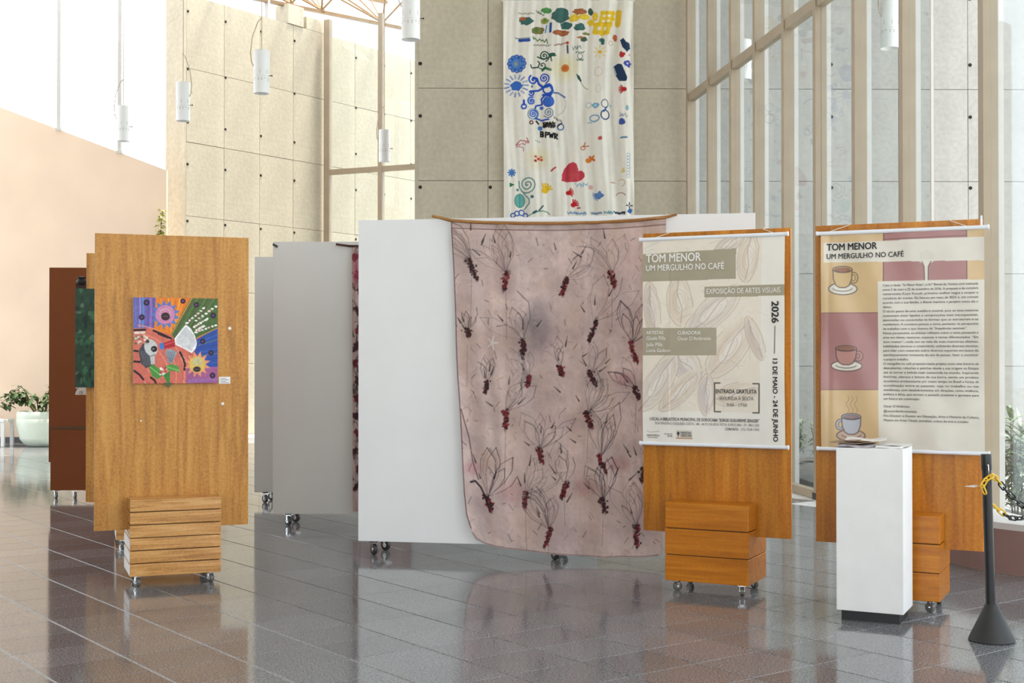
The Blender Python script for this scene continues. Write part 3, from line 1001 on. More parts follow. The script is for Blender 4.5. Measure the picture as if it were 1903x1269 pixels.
lettering(post1, P, [('SEGUNDA À SEXTA', 476, 966, 656, 966, 19, 0), ('9:00 - 17:00', 515, 999, 622, 999, 17, 0),
                     ('RUA MINISTRO COQUEIJO COSTA, 180 - ALTO DA BOA VISTA, SOROCABA - SP, 18013-550', 140, 1100, 686, 1104, 13, 0), ('(15) 3228-1955', 590, 1124, 686, 1124, 13, 0),
                     ('BIBLIOTECA', 96, 1163, 162, 1163, 9, .008), ('MUNICIPAL', 100, 1174, 155, 1174, 7, 0), ('Secretaria de', 190, 1153, 232, 1153, 9, 0), ('CULTURA', 206, 1165, 232, 1165, 9, .01),
                     ('PREFEITURA', 276, 1148, 332, 1148, 12, .012), ('SOROCABA', 276, 1163, 334, 1163, 13, .016)], 'grey_lettering', M['ink_grey'], po1)
def cords(post, parent, xs_top, ztop, xs_rail):
    for xt, xr in zip(xs_top, xs_rail):
        MB().tube([(xr, post.yoff, post.zt + .02), (xt, -.016, ztop - .004), (xt, -.012, ztop + .004), (xt, .014, ztop + .004)], .0025, 6).build('cord', M['cord_white'], parent)
cords(post1, po1, (-.33, .34), BZ1, (-.43, .42))

# ------------------------------------------------------------------ poster with coffee cups
def wr2(u, v):
    return .006 * np.sin(u * 7 + v * 5) + .0035 * np.sin((u * 2 - v) * 11) + .004 * np.exp(-((u - .05) / .02) ** 2) + .003 * np.sin(u * 17 - v * 9) - .008 * np.sin(np.pi * v)
Q7 = [(96, 128), (920, 96), (914, 1204), (98, 1196)]
c7 = lambda p: (1490 + p[0] * 413 / 1115, 390 + p[1] * 470 / 1269)
po2 = thing('text_poster', (B5[0], B5[1], 0), 'poster with coffee cup drawings and a long printed text', 'poster', A5, 'posters hung on white rails')
post2 = Poster(B5, A5, -.045, [c7(p) for p in Q7], wr2)
TAN, MAU, OFF = C(212, 184, 140), C(172, 126, 124), C(222, 218, 207)
P = Paint(300, 400, TAN, Q7)
P.poly([(415, 60), (832, 60), (832, 360), (415, 360)], MAU)
P.line([(415, 100), (415, 360)], 5, C(110, 82, 84)); P.line([(832, 100), (832, 360)], 5, C(110, 82, 84))
P.line([(415, 148), (832, 128)], 4, C(120, 88, 90))
P.poly([(585, 250), (680, 250), (645, 275), (638, 300), (638, 360), (622, 360), (622, 300), (615, 275)], OFF)
P.line([(608, 258), (620, 285), (622, 352)], 5, C(96, 76, 78)); P.line([(656, 256), (641, 285), (640, 352)], 5, C(96, 76, 78))
P.poly([(112, 166), (930, 134), (930, 253), (112, 266)], OFF)
P.poly([(600, 250), (600, 215), (640, 200), (668, 215), (668, 250)], C(212, 208, 198), .6)
P.poly([(90, 522), (390, 519), (390, 905), (90, 910)], MAU)
P.line([(90, 523), (388, 519)], 4, C(128, 92, 92)); P.line([(90, 910), (388, 905)], 4, C(128, 92, 92))
P.poly([(388, 360), (930, 348), (930, 1230), (388, 1230)], OFF)
LINE = C(92, 74, 76)
def cup(cx, cy, w, h, fill, flip=1, saucer=OFF, inner=C(160, 110, 90)):
    P.ell(cx + 2 * flip, cy + h * .62, w * .74, h * .34, saucer); P.ring(cx + 2 * flip, cy + h * .62, w * .74, 5, LINE, ry=h * .34)
    P.ring(cx, cy + h * .56, w * .5, 4, LINE, ry=h * .2, a0=.2, a1=2.9)
    P.ring(cx + flip * w * .58, cy - h * .02, w * .17, 13, fill, ry=h * .26); P.ring(cx + flip * w * .58, cy - h * .02, w * .22, 4, LINE, ry=h * .32); P.ring(cx + flip * w * .56, cy - h * .02, w * .10, 3, LINE, ry=h * .18)
    out = [(cx - w * .5, cy - h * .5), (cx + w * .5, cy - h * .5), (cx + w * .47, cy + h * .05), (cx + w * .34, cy + h * .42), (cx + w * .15, cy + h * .55), (cx - w * .15, cy + h * .55), (cx - w * .34, cy + h * .42), (cx - w * .47, cy + h * .05)]
    P.poly(out, fill); P.line(out[1:] + out[:1], 5, LINE)
    P.ell(cx, cy - h * .5, w * .5, h * .18, fill); P.ring(cx, cy - h * .5, w * .5, 5, LINE, ry=h * .18)
    P.ell(cx, cy - h * .48, w * .40, h * .11, inner); P.ring(cx, cy - h * .48, w * .40, 3, LINE, ry=h * .11)
cup(206, 345, 98, 88, C(206, 178, 128))
cup(226, 740, 108, 78, C(188, 140, 132))
cup(250, 1085, 96, 84, C(180, 184, 194), flip=-1, saucer=C(196, 170, 150), inner=C(150, 130, 130))
for dx in (-18, 2, 24):
    P.line([(250 + dx + 8 * math.sin(k * .9), 940 + k * 8) for k in range(12)], 3, C(150, 124, 96), .8)
P.noise(50, .04); P.noise(12, .02)
paint_obj('sheet', P, post2.pos, M['vinyl'], po2)
rails(post2, po2, .018)
lettering(post2, P, [('TOM MENOR', 126, 205, 382, 197, 34, .030), ('UM MERGULHO NO CAFÉ', 126, 248, 518, 240, 26, .016)], 'title_lettering', M['ink'], po2)
body = ["Com o título “In Minor Keys”, a 61ª Bienal de Veneza será realizada", "entre 9 de maio e 22 de novembro de 2026. A proposta é da curadora", "camaronesa Koyo Kouoh, primeira mulher negra a ocupar a",
        "curadoria do evento. Ela faleceu em maio de 2025 e, em comum", "acordo com a sua família, a Bienal manteve o projeto como ela o", "deixou.",
        "O título parte de uma metáfora musical, pois os tons menores", "costumam estar ligados a composições mais introspectivas,", "associadas ou conectadas às formas que se estruturam e se", "manifestam. A curadora pensou o tema, portanto, na perspectiva",
        "de trabalhar com o que chamou de “frequências sensíveis”.", "Nessa perspectiva, os artistas refletem sobre o tema pensando a", "arte em ideias, texturas, nuances e temas diferenciados. “Em", "tom menor”, cada um se vale de suas memórias afetivas,",
        "habilidades técnicas e criatividade, utilizando diversas técnicas,", "para lidar com materiais sobre diversos suportes em busca do", "aperfeiçoamento constante do ato de pensar, fazer e constituir", "o próprio trabalho.",
        "O mergulho no café proposto neste projeto inclui uma história de", "descobertas, relações e paixões desde a sua origem na Etiópia", "até se tornar a bebida mais consumida no mundo. Inspirando", "histórias, oferece a leitura de sua borra, sendo um produto",
        "econômico predominante por muito tempo no Brasil e forma de", "socialização entre as pessoas, seja no trabalho ou nas", "residências, com desdobramentos em direções, como violência,", "política e ética, que tornam o passado presente e apontam para", "um futuro em construção."]
ends = {5: 458, 10: 832, 17: 540, 26: 595}
items = []
for k, s in enumerate(body):
    y = 387 + 21.85 * k
    x1 = ends.get(k, 888)
    items.append((s, 414, y, x1, y - (x1 - 414) * .006, 11.5, .006))
for s, y, x1 in (("Oscar D’Ambrosio", 993, 543), ("@oscardambrosioinsta", 1017, 578), ("Pós-Doutor e Doutor em Educação, Arte e História da Cultura,", 1040, 888), ("Mestre em Artes Visuais, jornalista, crítico de arte e curador.", 1062, 838)):
    items.append((s, 414, y, x1, y, 11.5, .006))
lettering(post2, P, items, 'body_text', M['ink_grey'], po2)
cords(post2, po2, (-.30, .33), BZ1, (-.43, .44))
MB().box(.515, .524, -.05, -.03, post2.zt + .02, post2.zt + .085).build('hook', M['white_plastic'], po2)

# ------------------------------------------------------------------ square colourful painting on the first board
K = lambda p: (220 + p[0] * 220 / 1329, 530 + p[1] * 210 / 1269)
QP = [(168, 135), (1118, 150), (1112, 1100), (168, 1102)]
pa = thing('painting', (B1[0], B1[1], 0), 'square multicoloured painting of a shouting head with a megaphone', 'painting', A1)
pp = Poster(B1, A1, -.045, [K(p) for p in QP], lambda u, v: 0 * u)
MB().box(pp.x0, pp.x1, -.044, -.0105, pp.zb, pp.zt).build('stretcher', M['paper'], pa)
P = Paint(230, 230, C(205, 108, 92), QP)
P.poly([(150, 120), (430, 120), (430, 480), (150, 480)], C(112, 96, 168))
for x, w, c_ in ((190, 22, (90, 120, 190)), (240, 16, (150, 150, 200)), (275, 22, (84, 140, 196)), (330, 18, (100, 80, 160)), (362, 16, (150, 120, 190)), (395, 14, (90, 80, 150))):
    P.line([(x, 130), (x + 6, 300), (x - 4, 475)], w, C(*c_), .85)
P.poly([(420, 120), (830, 120), (600, 560), (400, 500)], C(226, 128, 36))
for k in range(8):
    P.line([(470 + 45 * k, 130), (560 + 12 * k, 520)], 9, C(*[(240, 160, 60), (216, 84, 26), (246, 190, 80)][k % 3]), .7)
P.poly([(825, 120), (1140, 120), (1140, 490), (880, 600), (630, 610), (590, 540)], C(74, 104, 54))
for k in range(9):
    P.line([(860 + 32 * k, 140), (640 + 26 * k, 560)], 12, C(*[(108, 74, 66), (90, 134, 66), (60, 80, 44)][k % 3]), .7)
P.poly([(1140, 470), (1140, 930), (960, 930), (850, 760), (880, 610)], C(44, 78, 160))
for k in range(7):
    P.line([(890, 640 + 40 * k), (1110, 560 + 52 * k)], 9, C(*[(70, 110, 190), (110, 130, 90), (36, 60, 140)][k % 3]), .7)
P.poly([(760, 920), (1140, 920), (1140, 1120), (760, 1120)], C(160, 92, 140))
P.line([(790, 1075), (1110, 1060)], 30, C(150, 110, 180), .7)
P.line([(600, 545), (830, 140)], 10, C(200, 150, 80)); P.line([(885, 590), (1120, 480)], 9, C(196, 140, 90))
for r, w in ((560, 14), (470, 10), (380, 12)):
    P.ring(180, 1010, r, w, C(232, 150, 130), .7, a0=-1.5, a1=.2)
for pts in ([(172, 505), (300, 500)], [(395, 510), (490, 550), (590, 600)], [(172, 600), (210, 600)], [(172, 735), (215, 740)], [(172, 855), (240, 860)], [(180, 960), (240, 1005), (280, 1055)], [(365, 1035), (405, 1065), (420, 1098)],
            [(690, 755), (730, 830), (745, 890), (740, 950)], [(450, 545), (560, 590)]):
    P.line(pts, 24, C(34, 20, 22))
for k in range(14):
    x, y = random.uniform(180, 760), random.uniform(700, 1090)
    P.line([(x, y), (x + random.uniform(10, 40), y + random.uniform(20, 60))], 9, C(*[(226, 150, 130), (190, 70, 66), (230, 180, 170)][k % 3]), .6)
P.line([(190, 535), (290, 530)], 26, C(230, 210, 200))
def burst(cx, cy, r0, r1, n, c1, c2):
    pts = []
    for k in range(2 * n):
        r = r1 if k % 2 else r0
        pts.append((cx + r * math.cos(math.pi * k / n), cy + r * math.sin(math.pi * k / n)))
    P.poly(pts, c2); P.ell(cx, cy, r0 * .96, r0 * .96, c1)
burst(525, 330, 112, 168, 13, C(206, 130, 168), C(86, 120, 190))
P.ring(525, 325, 60, 12, C(190, 170, 180), ry=58); P.ell(528, 352, 50, 46, C(52, 34, 40)); P.line([(500, 350), (555, 350)], 8, C(100, 80, 84))
burst(885, 890, 92, 150, 12, C(216, 184, 90), C(226, 150, 110))
P.ell(885, 860, 52, 48, C(200, 190, 140)); P.ell(880, 945, 44, 30, C(40, 28, 36)); P.line([(850, 945), (910, 945)], 6, C(120, 100, 110))
P.poly([(755, 442), (815, 490), (860, 570), (880, 655), (868, 710), (822, 765), (740, 715), (640, 670), (630, 600), (690, 520)], C(240, 240, 240))
P.poly([(758, 462), (850, 570), (866, 660), (815, 745), (648, 660), (644, 608)], C(206, 208, 210))
P.poly([(505, 650), (622, 605), (640, 690), (515, 718)], C(176, 34, 46)); P.line([(520, 670), (620, 640)], 14, C(214, 90, 96), .7)
P.poly([(455, 660), (505, 640), (515, 715), (470, 725)], C(66, 120, 196))
P.poly([(225, 740), (270, 660), (320, 640), (350, 760), (395, 890), (310, 930), (255, 880)], C(66, 68, 76))
for k in range(6):
    P.line([(250 + 18 * k, 740), (290 + 16 * k, 900)], 5, C(120, 122, 130), .7)
P.ell(365, 700, 72, 96, C(198, 200, 200), 1, -.3); P.ell(325, 632, 22, 20, C(36, 36, 40)); P.ell(400, 716, 36, 34, C(24, 24, 26)); P.ell(392, 716, 14, 12, C(110, 110, 112))
P.poly([(355, 790), (410, 790), (410, 885), (365, 890)], C(190, 192, 192)); P.line([(410, 780), (345, 800)], 10, C(120, 120, 124))
for k in range(22):
    P.ell(250 + random.uniform(-60, 90), 600 + random.uniform(-55, 70) * .8, 15, 13, C(*[(214, 200, 176), (170, 120, 110), (236, 230, 214), (110, 90, 70)][k % 4]), .9)
P.poly([(520, 740), (580, 715), (660, 750), (640, 800), (600, 880), (560, 870)], C(150, 156, 166))
for k in range(5):
    P.line([(535 + 24 * k, 745), (570 + 8 * k, 860)], 7, C(86, 92, 104), .8)
P.poly([(340, 915), (400, 890), (460, 940), (500, 1010), (440, 1055), (380, 1020)], C(70, 140, 60)); P.poly([(520, 910), (600, 885), (670, 910), (695, 980), (620, 960), (560, 960)], C(80, 150, 66))
P.poly([(500, 1010), (580, 960), (575, 1102), (552, 1102)], C(60, 130, 56))
P.line([(360, 920), (470, 1010)], 7, C(150, 200, 120)); P.line([(540, 915), (680, 960)], 7, C(150, 200, 120))
for k in range(14):
    P.ell(490 + random.uniform(-55, 55), 965 + random.uniform(-40, 40), 13, 11, C(*[(236, 236, 226), (176, 40, 50), (220, 210, 200)][k % 3]))
for (x0, y0, x1, y1) in ((770, 425, 960, 262), (870, 400, 1095, 240), (850, 470, 1000, 380), (870, 530, 1090, 452), (880, 505, 960, 460)):
    for k in range(7):
        t = k / 6
        P.blob(x0 + (x1 - x0) * t, y0 + (y1 - y0) * t, 17, 12, C(*[(240, 236, 232), (226, 190, 190), (214, 220, 204)][k % 3]), 1, 8, .4)
for x, y, r in ((315, 195, 34), (262, 360, 32), (725, 178, 30), (875, 220, 30), (1065, 340, 32), (945, 632, 30), (1040, 760, 30), (1055, 1015, 32)):
    P.ell(x, y, r, r, C(30, 22, 36)); P.ell(x, y, r * .45, r * .45, C(112, 70, 130)); P.ell(x, y, r * .16, r * .16, C(20, 16, 22))
P.noise(3, .12); P.noise(9, .08)
paint_obj('canvas_front', P, pp.pos, M['canvas'], pa)
lx, lz = on_plane(B1, A1, -.046, *K((560, 1100)))
MB().add([(lx - .032, -.046, lz + .004), (lx + .022, -.046, lz + .004), (lx + .006, -.047, lz - .026), (lx + .001, -.047, lz - .034), (lx - .006, -.047, lz - .026),
          (lx - .032, -.043, lz + .004), (lx + .022, -.043, lz + .004), (lx + .006, -.044, lz - .026), (lx + .001, -.044, lz - .034), (lx - .006, -.044, lz - .026)],
         [(0, 4, 3, 2, 1), (5, 6, 7, 8, 9), (0, 5, 9, 4), (4, 9, 8, 3), (3, 8, 7, 2), (2, 7, 6, 1)]).build('leaf_tip', M['leaf'], pa)
x0, z0 = on_plane(B1, A1, -.012, 407, 713); x1, z1 = on_plane(B1, A1, -.012, 428, 700)
cd = thing('caption_card', (B1[0], B1[1], 0), 'small white caption card at the lower right of the square painting', 'card', A1)
MB().box(x0, x1, -.0135, -.0105, z0, z1).build('card', M['paper'], cd)
lm = MB()
for k in range(4):
    lm.box(x0 + .01, x0 + (.07 if k % 2 else .05), -.0141, -.0136, z1 - .014 - k * .010, z1 - .011 - k * .010)
lm.build('printed_lines', M['ink_grey'], cd)

# dark green canvas on the second board, striped textile behind it
pg = thing('green_canvas', (B2[0], B2[1], 0), 'dark green canvas sticking out past the left edge of a board', 'painting', A2)
gx0, gz1 = on_plane(B2, A2, -.05, 140, 536); _, gz0 = on_plane(B2, A2, -.05, 140, 720)
gx0, gz0, gz1 = float(gx0), float(gz0), float(gz1)
MB().box(gx0, gx0 + .78, -.049, -.0105, gz0, gz1).build('stretcher', M['ink_grey'], pg)
P = Paint(120, 120, C(38, 66, 50), [(0, 0), (100, 0), (100, 100), (0, 100)])
for k in range(420):
    x, y = random.uniform(0, 100), random.uniform(0, 100)
    P.blob(x, y, random.uniform(1, 3.5), random.uniform(1.5, 5), C(*random.choice([(28, 58, 50), (44, 88, 60), (60, 110, 74), (24, 44, 40), (90, 120, 96), (40, 74, 56)] + ([(180, 130, 70), (160, 90, 70)] if x > 28 and y > 45 else []))), .8, 8)
P.noise(4, .2)
paint_obj('canvas_front', P, lambda u, v: (gx0 + .78 * u, -.05 + 0 * u, gz1 + (gz0 - gz1) * v), M['canvas'], pg)
tx = thing('hanging_textile', (B3[0], B3[1], 0), 'narrow black and white textile with a grey tassel, behind the green canvas', 'textile', A3)
hx, hz1 = on_plane(B3, A3, -.03, 141, 523); _, hz0 = on_plane(B3, A3, -.03, 141, 722)
hx, hz0, hz1 = float(hx), float(hz0), float(hz1)
P = Paint(12, 200, C(200, 196, 190), [(0, 0), (10, 0), (10, 100), (0, 100)])
for k in range(26):
    P.blob(random.uniform(0, 10), 50 + 50 * k / 26, random.uniform(2, 6), 1.2, C(*random.choice([(24, 22, 24), (60, 40, 40), (230, 226, 220), (20, 20, 20)])), 1, 8)
P.poly([(0, 0), (10, 0), (10, 48), (0, 48)], C(60, 40, 34))
paint_obj('woven_strip', P, lambda u, v: (hx + .14 * u, -.03 + .006 * np.sin(v * 30), hz1 + (hz0 - hz1) * v), M['canvas'], tx)
MB().lathe([(0, hz1 - .03), (.04, hz1 - .02), (.05, hz1), (.03, hz1 + .02), (.045, hz1 + .04), (0, hz1 + .045)], 10, (hx + .05, -.04)).build('black_knot', M['rubber'], tx, smooth=True)
tb = MB()
for k in range(24):
    t = k / 24 * 6.2832
    tb.tube([(hx + .055, -.03, hz0 + .02), (hx + .055 + .04 * math.cos(t), -.035 + .02 * math.sin(t), hz0 - .02), (hx + .055 + .05 * math.cos(t), -.035 + .02 * math.sin(t), hz0 - .055)], .008, 5)
tb.build('tassel', M['tag'], tx)

# ------------------------------------------------------------------ pink dyed cloths
def interp(t, xs, ys):
    return np.interp(t, xs, ys)
def pink_cloth(P, motifs, extra=True):
    g_ = rng.uniform(-1, 1, 60); P.img *= (1 + .05 * np.interp(P.U * 59, np.arange(60), g_))[..., None]
    k_ = np.clip(np.interp(P.U * 13 + .6 * np.sin(P.V * 5), np.arange(16), rng.uniform(-1, 1, 16)), 0, 1)[..., None] * .4
    P.img = P.img * (1 - k_) + C(200, 168, 144) * k_
    P.noise(70, .10); P.noise(26, .10); P.noise(7, .06); P.noise(3, .05)
    P.noise(60, .35, C(196, 160, 136)); P.noise(45, .3, C(158, 124, 132)); P.noise(30, .3, C(206, 190, 190)); P.noise(10, .25, C(170, 150, 150)); P.noise(5, .2, C(214, 200, 198))
    for (x, y, s, dark) in motifs:
        lean = random.uniform(-.7, .7); fan = random.uniform(.3, .8); ink_ = random.uniform(.55, 1.0)
        for k in range(random.randint(4, 11)):                     # leaf loops fanning upward
            t = -math.pi / 2 + lean + random.uniform(-fan, fan)
            L = s * random.uniform(.7, 1.5); wv = L * random.uniform(.10, .20)
            tip = (x + L * math.cos(t), y - 8 + L * math.sin(t))
            nx_, ny_ = -math.sin(t), math.cos(t)
            mid = lambda f, sgn: (x + L * f * math.cos(t) + sgn * wv * nx_, y - 8 + L * f * math.sin(t) + sgn * wv * ny_)
            col = C(*random.choice([(70, 58, 62), (96, 82, 86), (44, 34, 38), (120, 104, 108)]))
            a = random.uniform(.4, .95) * ink_
            P.line([(x, y - 8), mid(.45, 1), mid(.75, 1), tip], .9, col, a, 1.9)
            if random.random() < .75:
                P.line([tip, mid(.75, -1), mid(.45, -1), (x, y - 8)], 1.5, col, a * .9, .7)
        for k in range(3):
            t = -math.pi / 2 + random.uniform(-1, 1); L0 = s * random.uniform(.4, 1.2); L1 = L0 + random.uniform(10, 20)
            P.line([(x + L0 * math.cos(t), y + L0 * math.sin(t)), (x + L1 * math.cos(t), y + L1 * math.sin(t))], 3.2, C(34, 24, 28), .85, 1)
        P.ell(x, y, s * .5, s * .4, C(140, 120, 122), .18, 0, .9)
        cl = random.uniform(-.5, .5); wd = random.uniform(3.0, 5.0); ln = random.uniform(20, 34) * (s / 55)
        for k in range(5):
            P.ell(x + cl * ln * (k / 4 - .4) + random.gauss(0, 1.5), y - 8 + ln * k / 4, wd * (1.1 - .12 * k), ln * .2, C(*random.choice([(70, 34, 40), (50, 30, 34), (96, 50, 54)])), .55, 0, .7)
        n = int(26 + s * .5)
        for k in range(n):                                         # berries
            f = k / n
            bx = x + random.gauss(0, wd * .8 * (1 - .4 * f)) + cl * ln * (f - .4); by = y - 10 + ln * f * 1.1 + random.gauss(0, 1)
            P.ell(bx, by, random.uniform(1.4, 2.8), random.uniform(1.4, 2.8), C(*random.choice([(96, 26, 34), (130, 36, 44), (56, 24, 28), (40, 24, 28), (150, 54, 60)] if not dark else [(40, 26, 30), (60, 36, 40), (84, 30, 38)])), .95)
        if random.random() < .6:
            P.line([(x, y + 22), (x + random.uniform(-3, 3), y + 60 + random.uniform(0, 70))], .9, C(96, 70, 76), .7)
mc = thing('dyed_cloth', (W1p0[0], W1p0[1], 0), 'large mauve pink dyed cloth with red berry drawings, hung over the wide white panel', 'cloth', AW1, 'pink dyed cloths on sticks')
P = Paint(400, 636, C(221, 199, 194), [(0, 0), (1, 0), (1, 1), (0, 1)])
PU, PV = P.U, P.V
Lp = interp(PV, [0, .25, .5, .62, .87, .94, 1], [838, 845, 850, 856, 863, 868, 880])
Rp = interp(PV, [0, .1, .5, 1], [1238, 1236, 1233, 1230])
Tp = interp(PU, [0, .25, .5, .75, 1], [410, 412, 413.5, 411, 404])
Bp = interp(PU, [0, .02, .06, .13, .3, .5, .7, .9, 1], [990, 1001, 1009, 1016, 1024, 1031, 1035, 1034, 1031])
P.X = Lp + (Rp - Lp) * PU; P.Y = Tp + (Bp - Tp) * PV
P.cx0, P.cx1, P.ry0, P.ry1, P.px = P.X.min(0), P.X.max(0), P.Y.min(1), P.Y.max(1), 1.0
CLX, CLZ = on_plane(W1p0, AW1, -.05, P.X, P.Y)
P.ell(985, 620, 46, 34, C(120, 112, 116), .55, 0, .6); P.ell(1000, 600, 22, 40, C(112, 106, 110), .5, 0, .6)
for x, y, r in ((955, 915, 26), (1150, 863, 18), (1160, 705, 18), (1090, 905, 20), (880, 870, 16)):
    P.ell(x, y, r, r * .8, C(186, 90, 110), .4, 0, .8)
random.seed(21)
pink_cloth(P, [(940, 515, 60, 0), (1050, 527, 55, 0), (1138, 515, 62, 0), (877, 492, 62, 1), (972, 640, 66, 1), (1103, 606, 70, 1), (1176, 645, 60, 0), (982, 708, 40, 0), (906, 718, 34, 1), (1042, 690, 46, 0),
               (1093, 775, 60, 0), (941, 772, 66, 0), (1182, 728, 44, 1), (1004, 842, 60, 0), (1118, 855, 74, 0), (909, 930, 64, 0), (977, 925, 58, 0), (1050, 906, 56, 0), (1122, 935, 60, 1), (1021, 990, 56, 0), (1183, 985, 64, 0), (1196, 880, 46, 1), (1100, 700, 40, 1), (870, 620, 30, 1)])
for k in range(5):
    t = k / 5 * 6.28
    P.line([(916, 637), (916 + 10 * math.cos(t), 637 + 13 * math.sin(t))], 4, C(222, 212, 210), .9, 2)
P.line([(876, 895), (884, 893), (895, 905), (905, 925), (912, 950)], 4, C(30, 22, 26), .95, 3)
P.line([(858, 760), (872, 810), (880, 860), (890, 890)], 2.5, C(110, 60, 66), .8)
for k in range(700):                                                # light and dark of creases, painted into the colour
    x, y = random.uniform(840, 1235), random.uniform(425, 1030); t = random.gauss(1.4, .7); L = random.uniform(3, 14)
    P.line([(x, y), (x + L * math.cos(t) * .5 + random.uniform(-2, 2), y + L * math.sin(t) * .5), (x + L * math.cos(t), y + L * math.sin(t))], random.uniform(.8, 2.4), C(*random.choice([(150, 126, 128), (222, 206, 204), (140, 110, 112), (206, 186, 182)])), .35)
for k in range(220):
    x, y = random.uniform(845, 1230), random.uniform(430, 1020)
    P.line([(x, y), (x + random.uniform(-8, 8), y + random.uniform(-14, 14))], random.uniform(.8, 2.2), C(*random.choice([(60, 48, 52), (120, 60, 66), (200, 180, 178), (96, 80, 84)])), .6)
P.line([(x, float(np.interp(x, [838, 940, 1038, 1140, 1238], [424, 427, 428, 425, 417]))) for x in range(838, 1240, 8)], 2.0, C(110, 66, 70), .8)
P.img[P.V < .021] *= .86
P.line([(float(Lp[k, 0]) + 1, float(P.Y[k, 0])) for k in range(0, 636, 12)], 2.2, C(96, 44, 54), .85)
P.line([(float(P.X[-1, k]), float(P.Y[-1, k]) - 1.5) for k in range(0, 400, 8)], 2.4, C(126, 96, 98), .7)
def mc_pos(u, v):
    fold = .040 * np.exp(-((u - .09 - .05 * v) / .05) ** 2) * np.sin(np.pi * np.clip(v * 1.05, 0, 1)) + .028 * np.exp(-((u - .16 - .06 * v) / .03) ** 2) * np.sin(np.pi * v)
    rip = .008 * np.sin(u * 26 + v * 3) * (.3 + v) + .006 * np.sin(u * 55 - v * 6) * np.exp(-v * 5) + .004 * np.sin(u * 12 + v * 21) + .004 * np.sin(v * 34 - u * 17)
    return CLX, -.05 - fold - rip - .035 * v ** 2, np.maximum(CLZ, .012)
paint_obj('fabric', P, mc_pos, M['cloth_dyed'], mc)
st = []
for px, py in ((803, 400.5), (820, 404), (838, 409), (900, 412.5), (970, 414), (1040, 414), (1110, 412.5), (1180, 408.5), (1238, 402.5), (1258, 397.5)):
    x, z = on_plane(W1p0, AW1, -.055, px, py)
    st.append((float(x), -.055, float(z) - .004))
MB().tube(st, [.010, .012, .013, .013, .013, .013, .013, .013, .012, .008], 10).build('stick', M['branch'], mc, smooth=True)
for k in (2, 8):
    MB().tube([(st[k][0], .045, 2.690), (st[k][0], -.002, 2.694), (st[k][0], -.05, st[k][2])], .003, 6).build('hanging_loop', M['cord'], mc)

mc2 = thing('dyed_cloth', (W2p0[0], W2p0[1], 0), 'pink dyed cloth of which only its left edge shows beside the greyish panel', 'cloth', AW2, 'pink dyed cloths on sticks')
c2x0, c2z1 = on_plane(W2p0, AW2, -.05, 654, 458); _, c2z0 = on_plane(W2p0, AW2, -.05, 654, 950)
c2x0, c2z0, c2z1 = float(c2x0), float(c2z0), float(c2z1)
P = Paint(90, 400, C(196, 170, 164), [(653, 455), (760, 455), (760, 950), (653, 950)])
pink_cloth(P, [(662 + random.uniform(-5, 6), 480 + 33 * k, 22, k % 2) for k in range(14)] + [(720, 520 + 60 * k, 50, 0) for k in range(7)])
P.ell(660, 500, 7, 30, C(170, 60, 90), .6, 0, .8)
paint_obj('fabric', P, lambda u, v: (c2x0 + .012 * v + .55 * u, -.045 - .008 * np.sin(u * 20) - .01 * np.sin(v * 9 + u * 5), c2z1 + (c2z0 - c2z1) * v), M['cloth_dyed'], mc2)
MB().tube([(c2x0 - .15, -.045, c2z1 + .022), (c2x0 - .02, -.05, c2z1 + .004), (c2x0 + .3, -.05, c2z1), (c2x0 + .56, -.05, c2z1)], .011, 8).build('stick', M['dark_stick'], mc2, smooth=True)

# ------------------------------------------------------------------ painted cloth on the back wall
fc = thing('painted_cloth', (0, 20.26, 0), 'tall white cloth with children’s painted hands, flowers and a red heart', 'cloth')
QA = [(30, 20), (1470, 28), (1500, 2600), (50, 2600)]            # crop of the upper half, 6.044 px per photo px
P = Paint(300, 520, C(244, 240, 230), QA)
P.wk = 1.4
def zig(x0, y0, x1, y1, amp, w, c_, n=20): P.scribble(x0, y0, x1, y1, amp, w, C(*c_), 1, n)
random.seed(5)
TEAL, DG, OL, RU, YE, BL, NV = (34, 98, 92), (36, 78, 60), (120, 118, 54), (168, 92, 44), (240, 200, 36), (52, 104, 190), (38, 58, 92)
for x, y, rx, ry, c_ in ((510, 135, 58, 32, (62, 140, 66)), (670, 195, 100, 78, TEAL), (290, 250, 78, 46, TEAL), (250, 222, 40, 20, RU), (878, 155, 78, 34, RU), (820, 225, 58, 42, YE), (930, 215, 60, 32, YE), (1000, 152, 30, 38, DG), (495, 252, 46, 36, (150, 150, 50)), (500, 245, 20, 16, (70, 130, 60)),
                         (415, 356, 72, 42, OL), (395, 350, 30, 20, (80, 120, 60)), (730, 305, 66, 42, TEAL), (880, 326, 62, 40, TEAL), (676, 386, 98, 32, RU), (1000, 272, 44, 34, YE), (1050, 210, 32, 50, YE), (950, 398, 50, 14, OL), (925, 460, 42, 26, DG), (890, 440, 40, 12, RU), (1272, 442, 26, 40, (190, 90, 40)), (1125, 470, 34, 26, TEAL), (1135, 500, 20, 22, TEAL)):
    P.blob(x, y, rx, ry, C(*c_), .95, 16, .16)
    for k in range(5):
        P.line([(x - rx * .6, y + random.uniform(-ry, ry) * .6), (x + rx * .6, y + random.uniform(-ry, ry) * .6)], 6, C(*[min(255, v + 30) for v in c_]), .35)
for pts, w in (([(1125, 172), (1250, 172)], 30), ([(1125, 235), (1250, 235)], 26), ([(1130, 165), (1100, 300)], 26), ([(1250, 165), (1215, 300)], 26), ([(1310, 160), (1300, 290)], 46), ([(1050, 300), (1215, 300)], 36), ([(1060, 300), (1045, 385)], 34), ([(1205, 300), (1185, 385)], 34), ([(1045, 385), (1185, 388)], 34), ([(1130, 330), (1120, 410)], 26), ([(1180, 170), (1165, 300)], 14)):
    P.line(pts, w, C(*YE), .95)
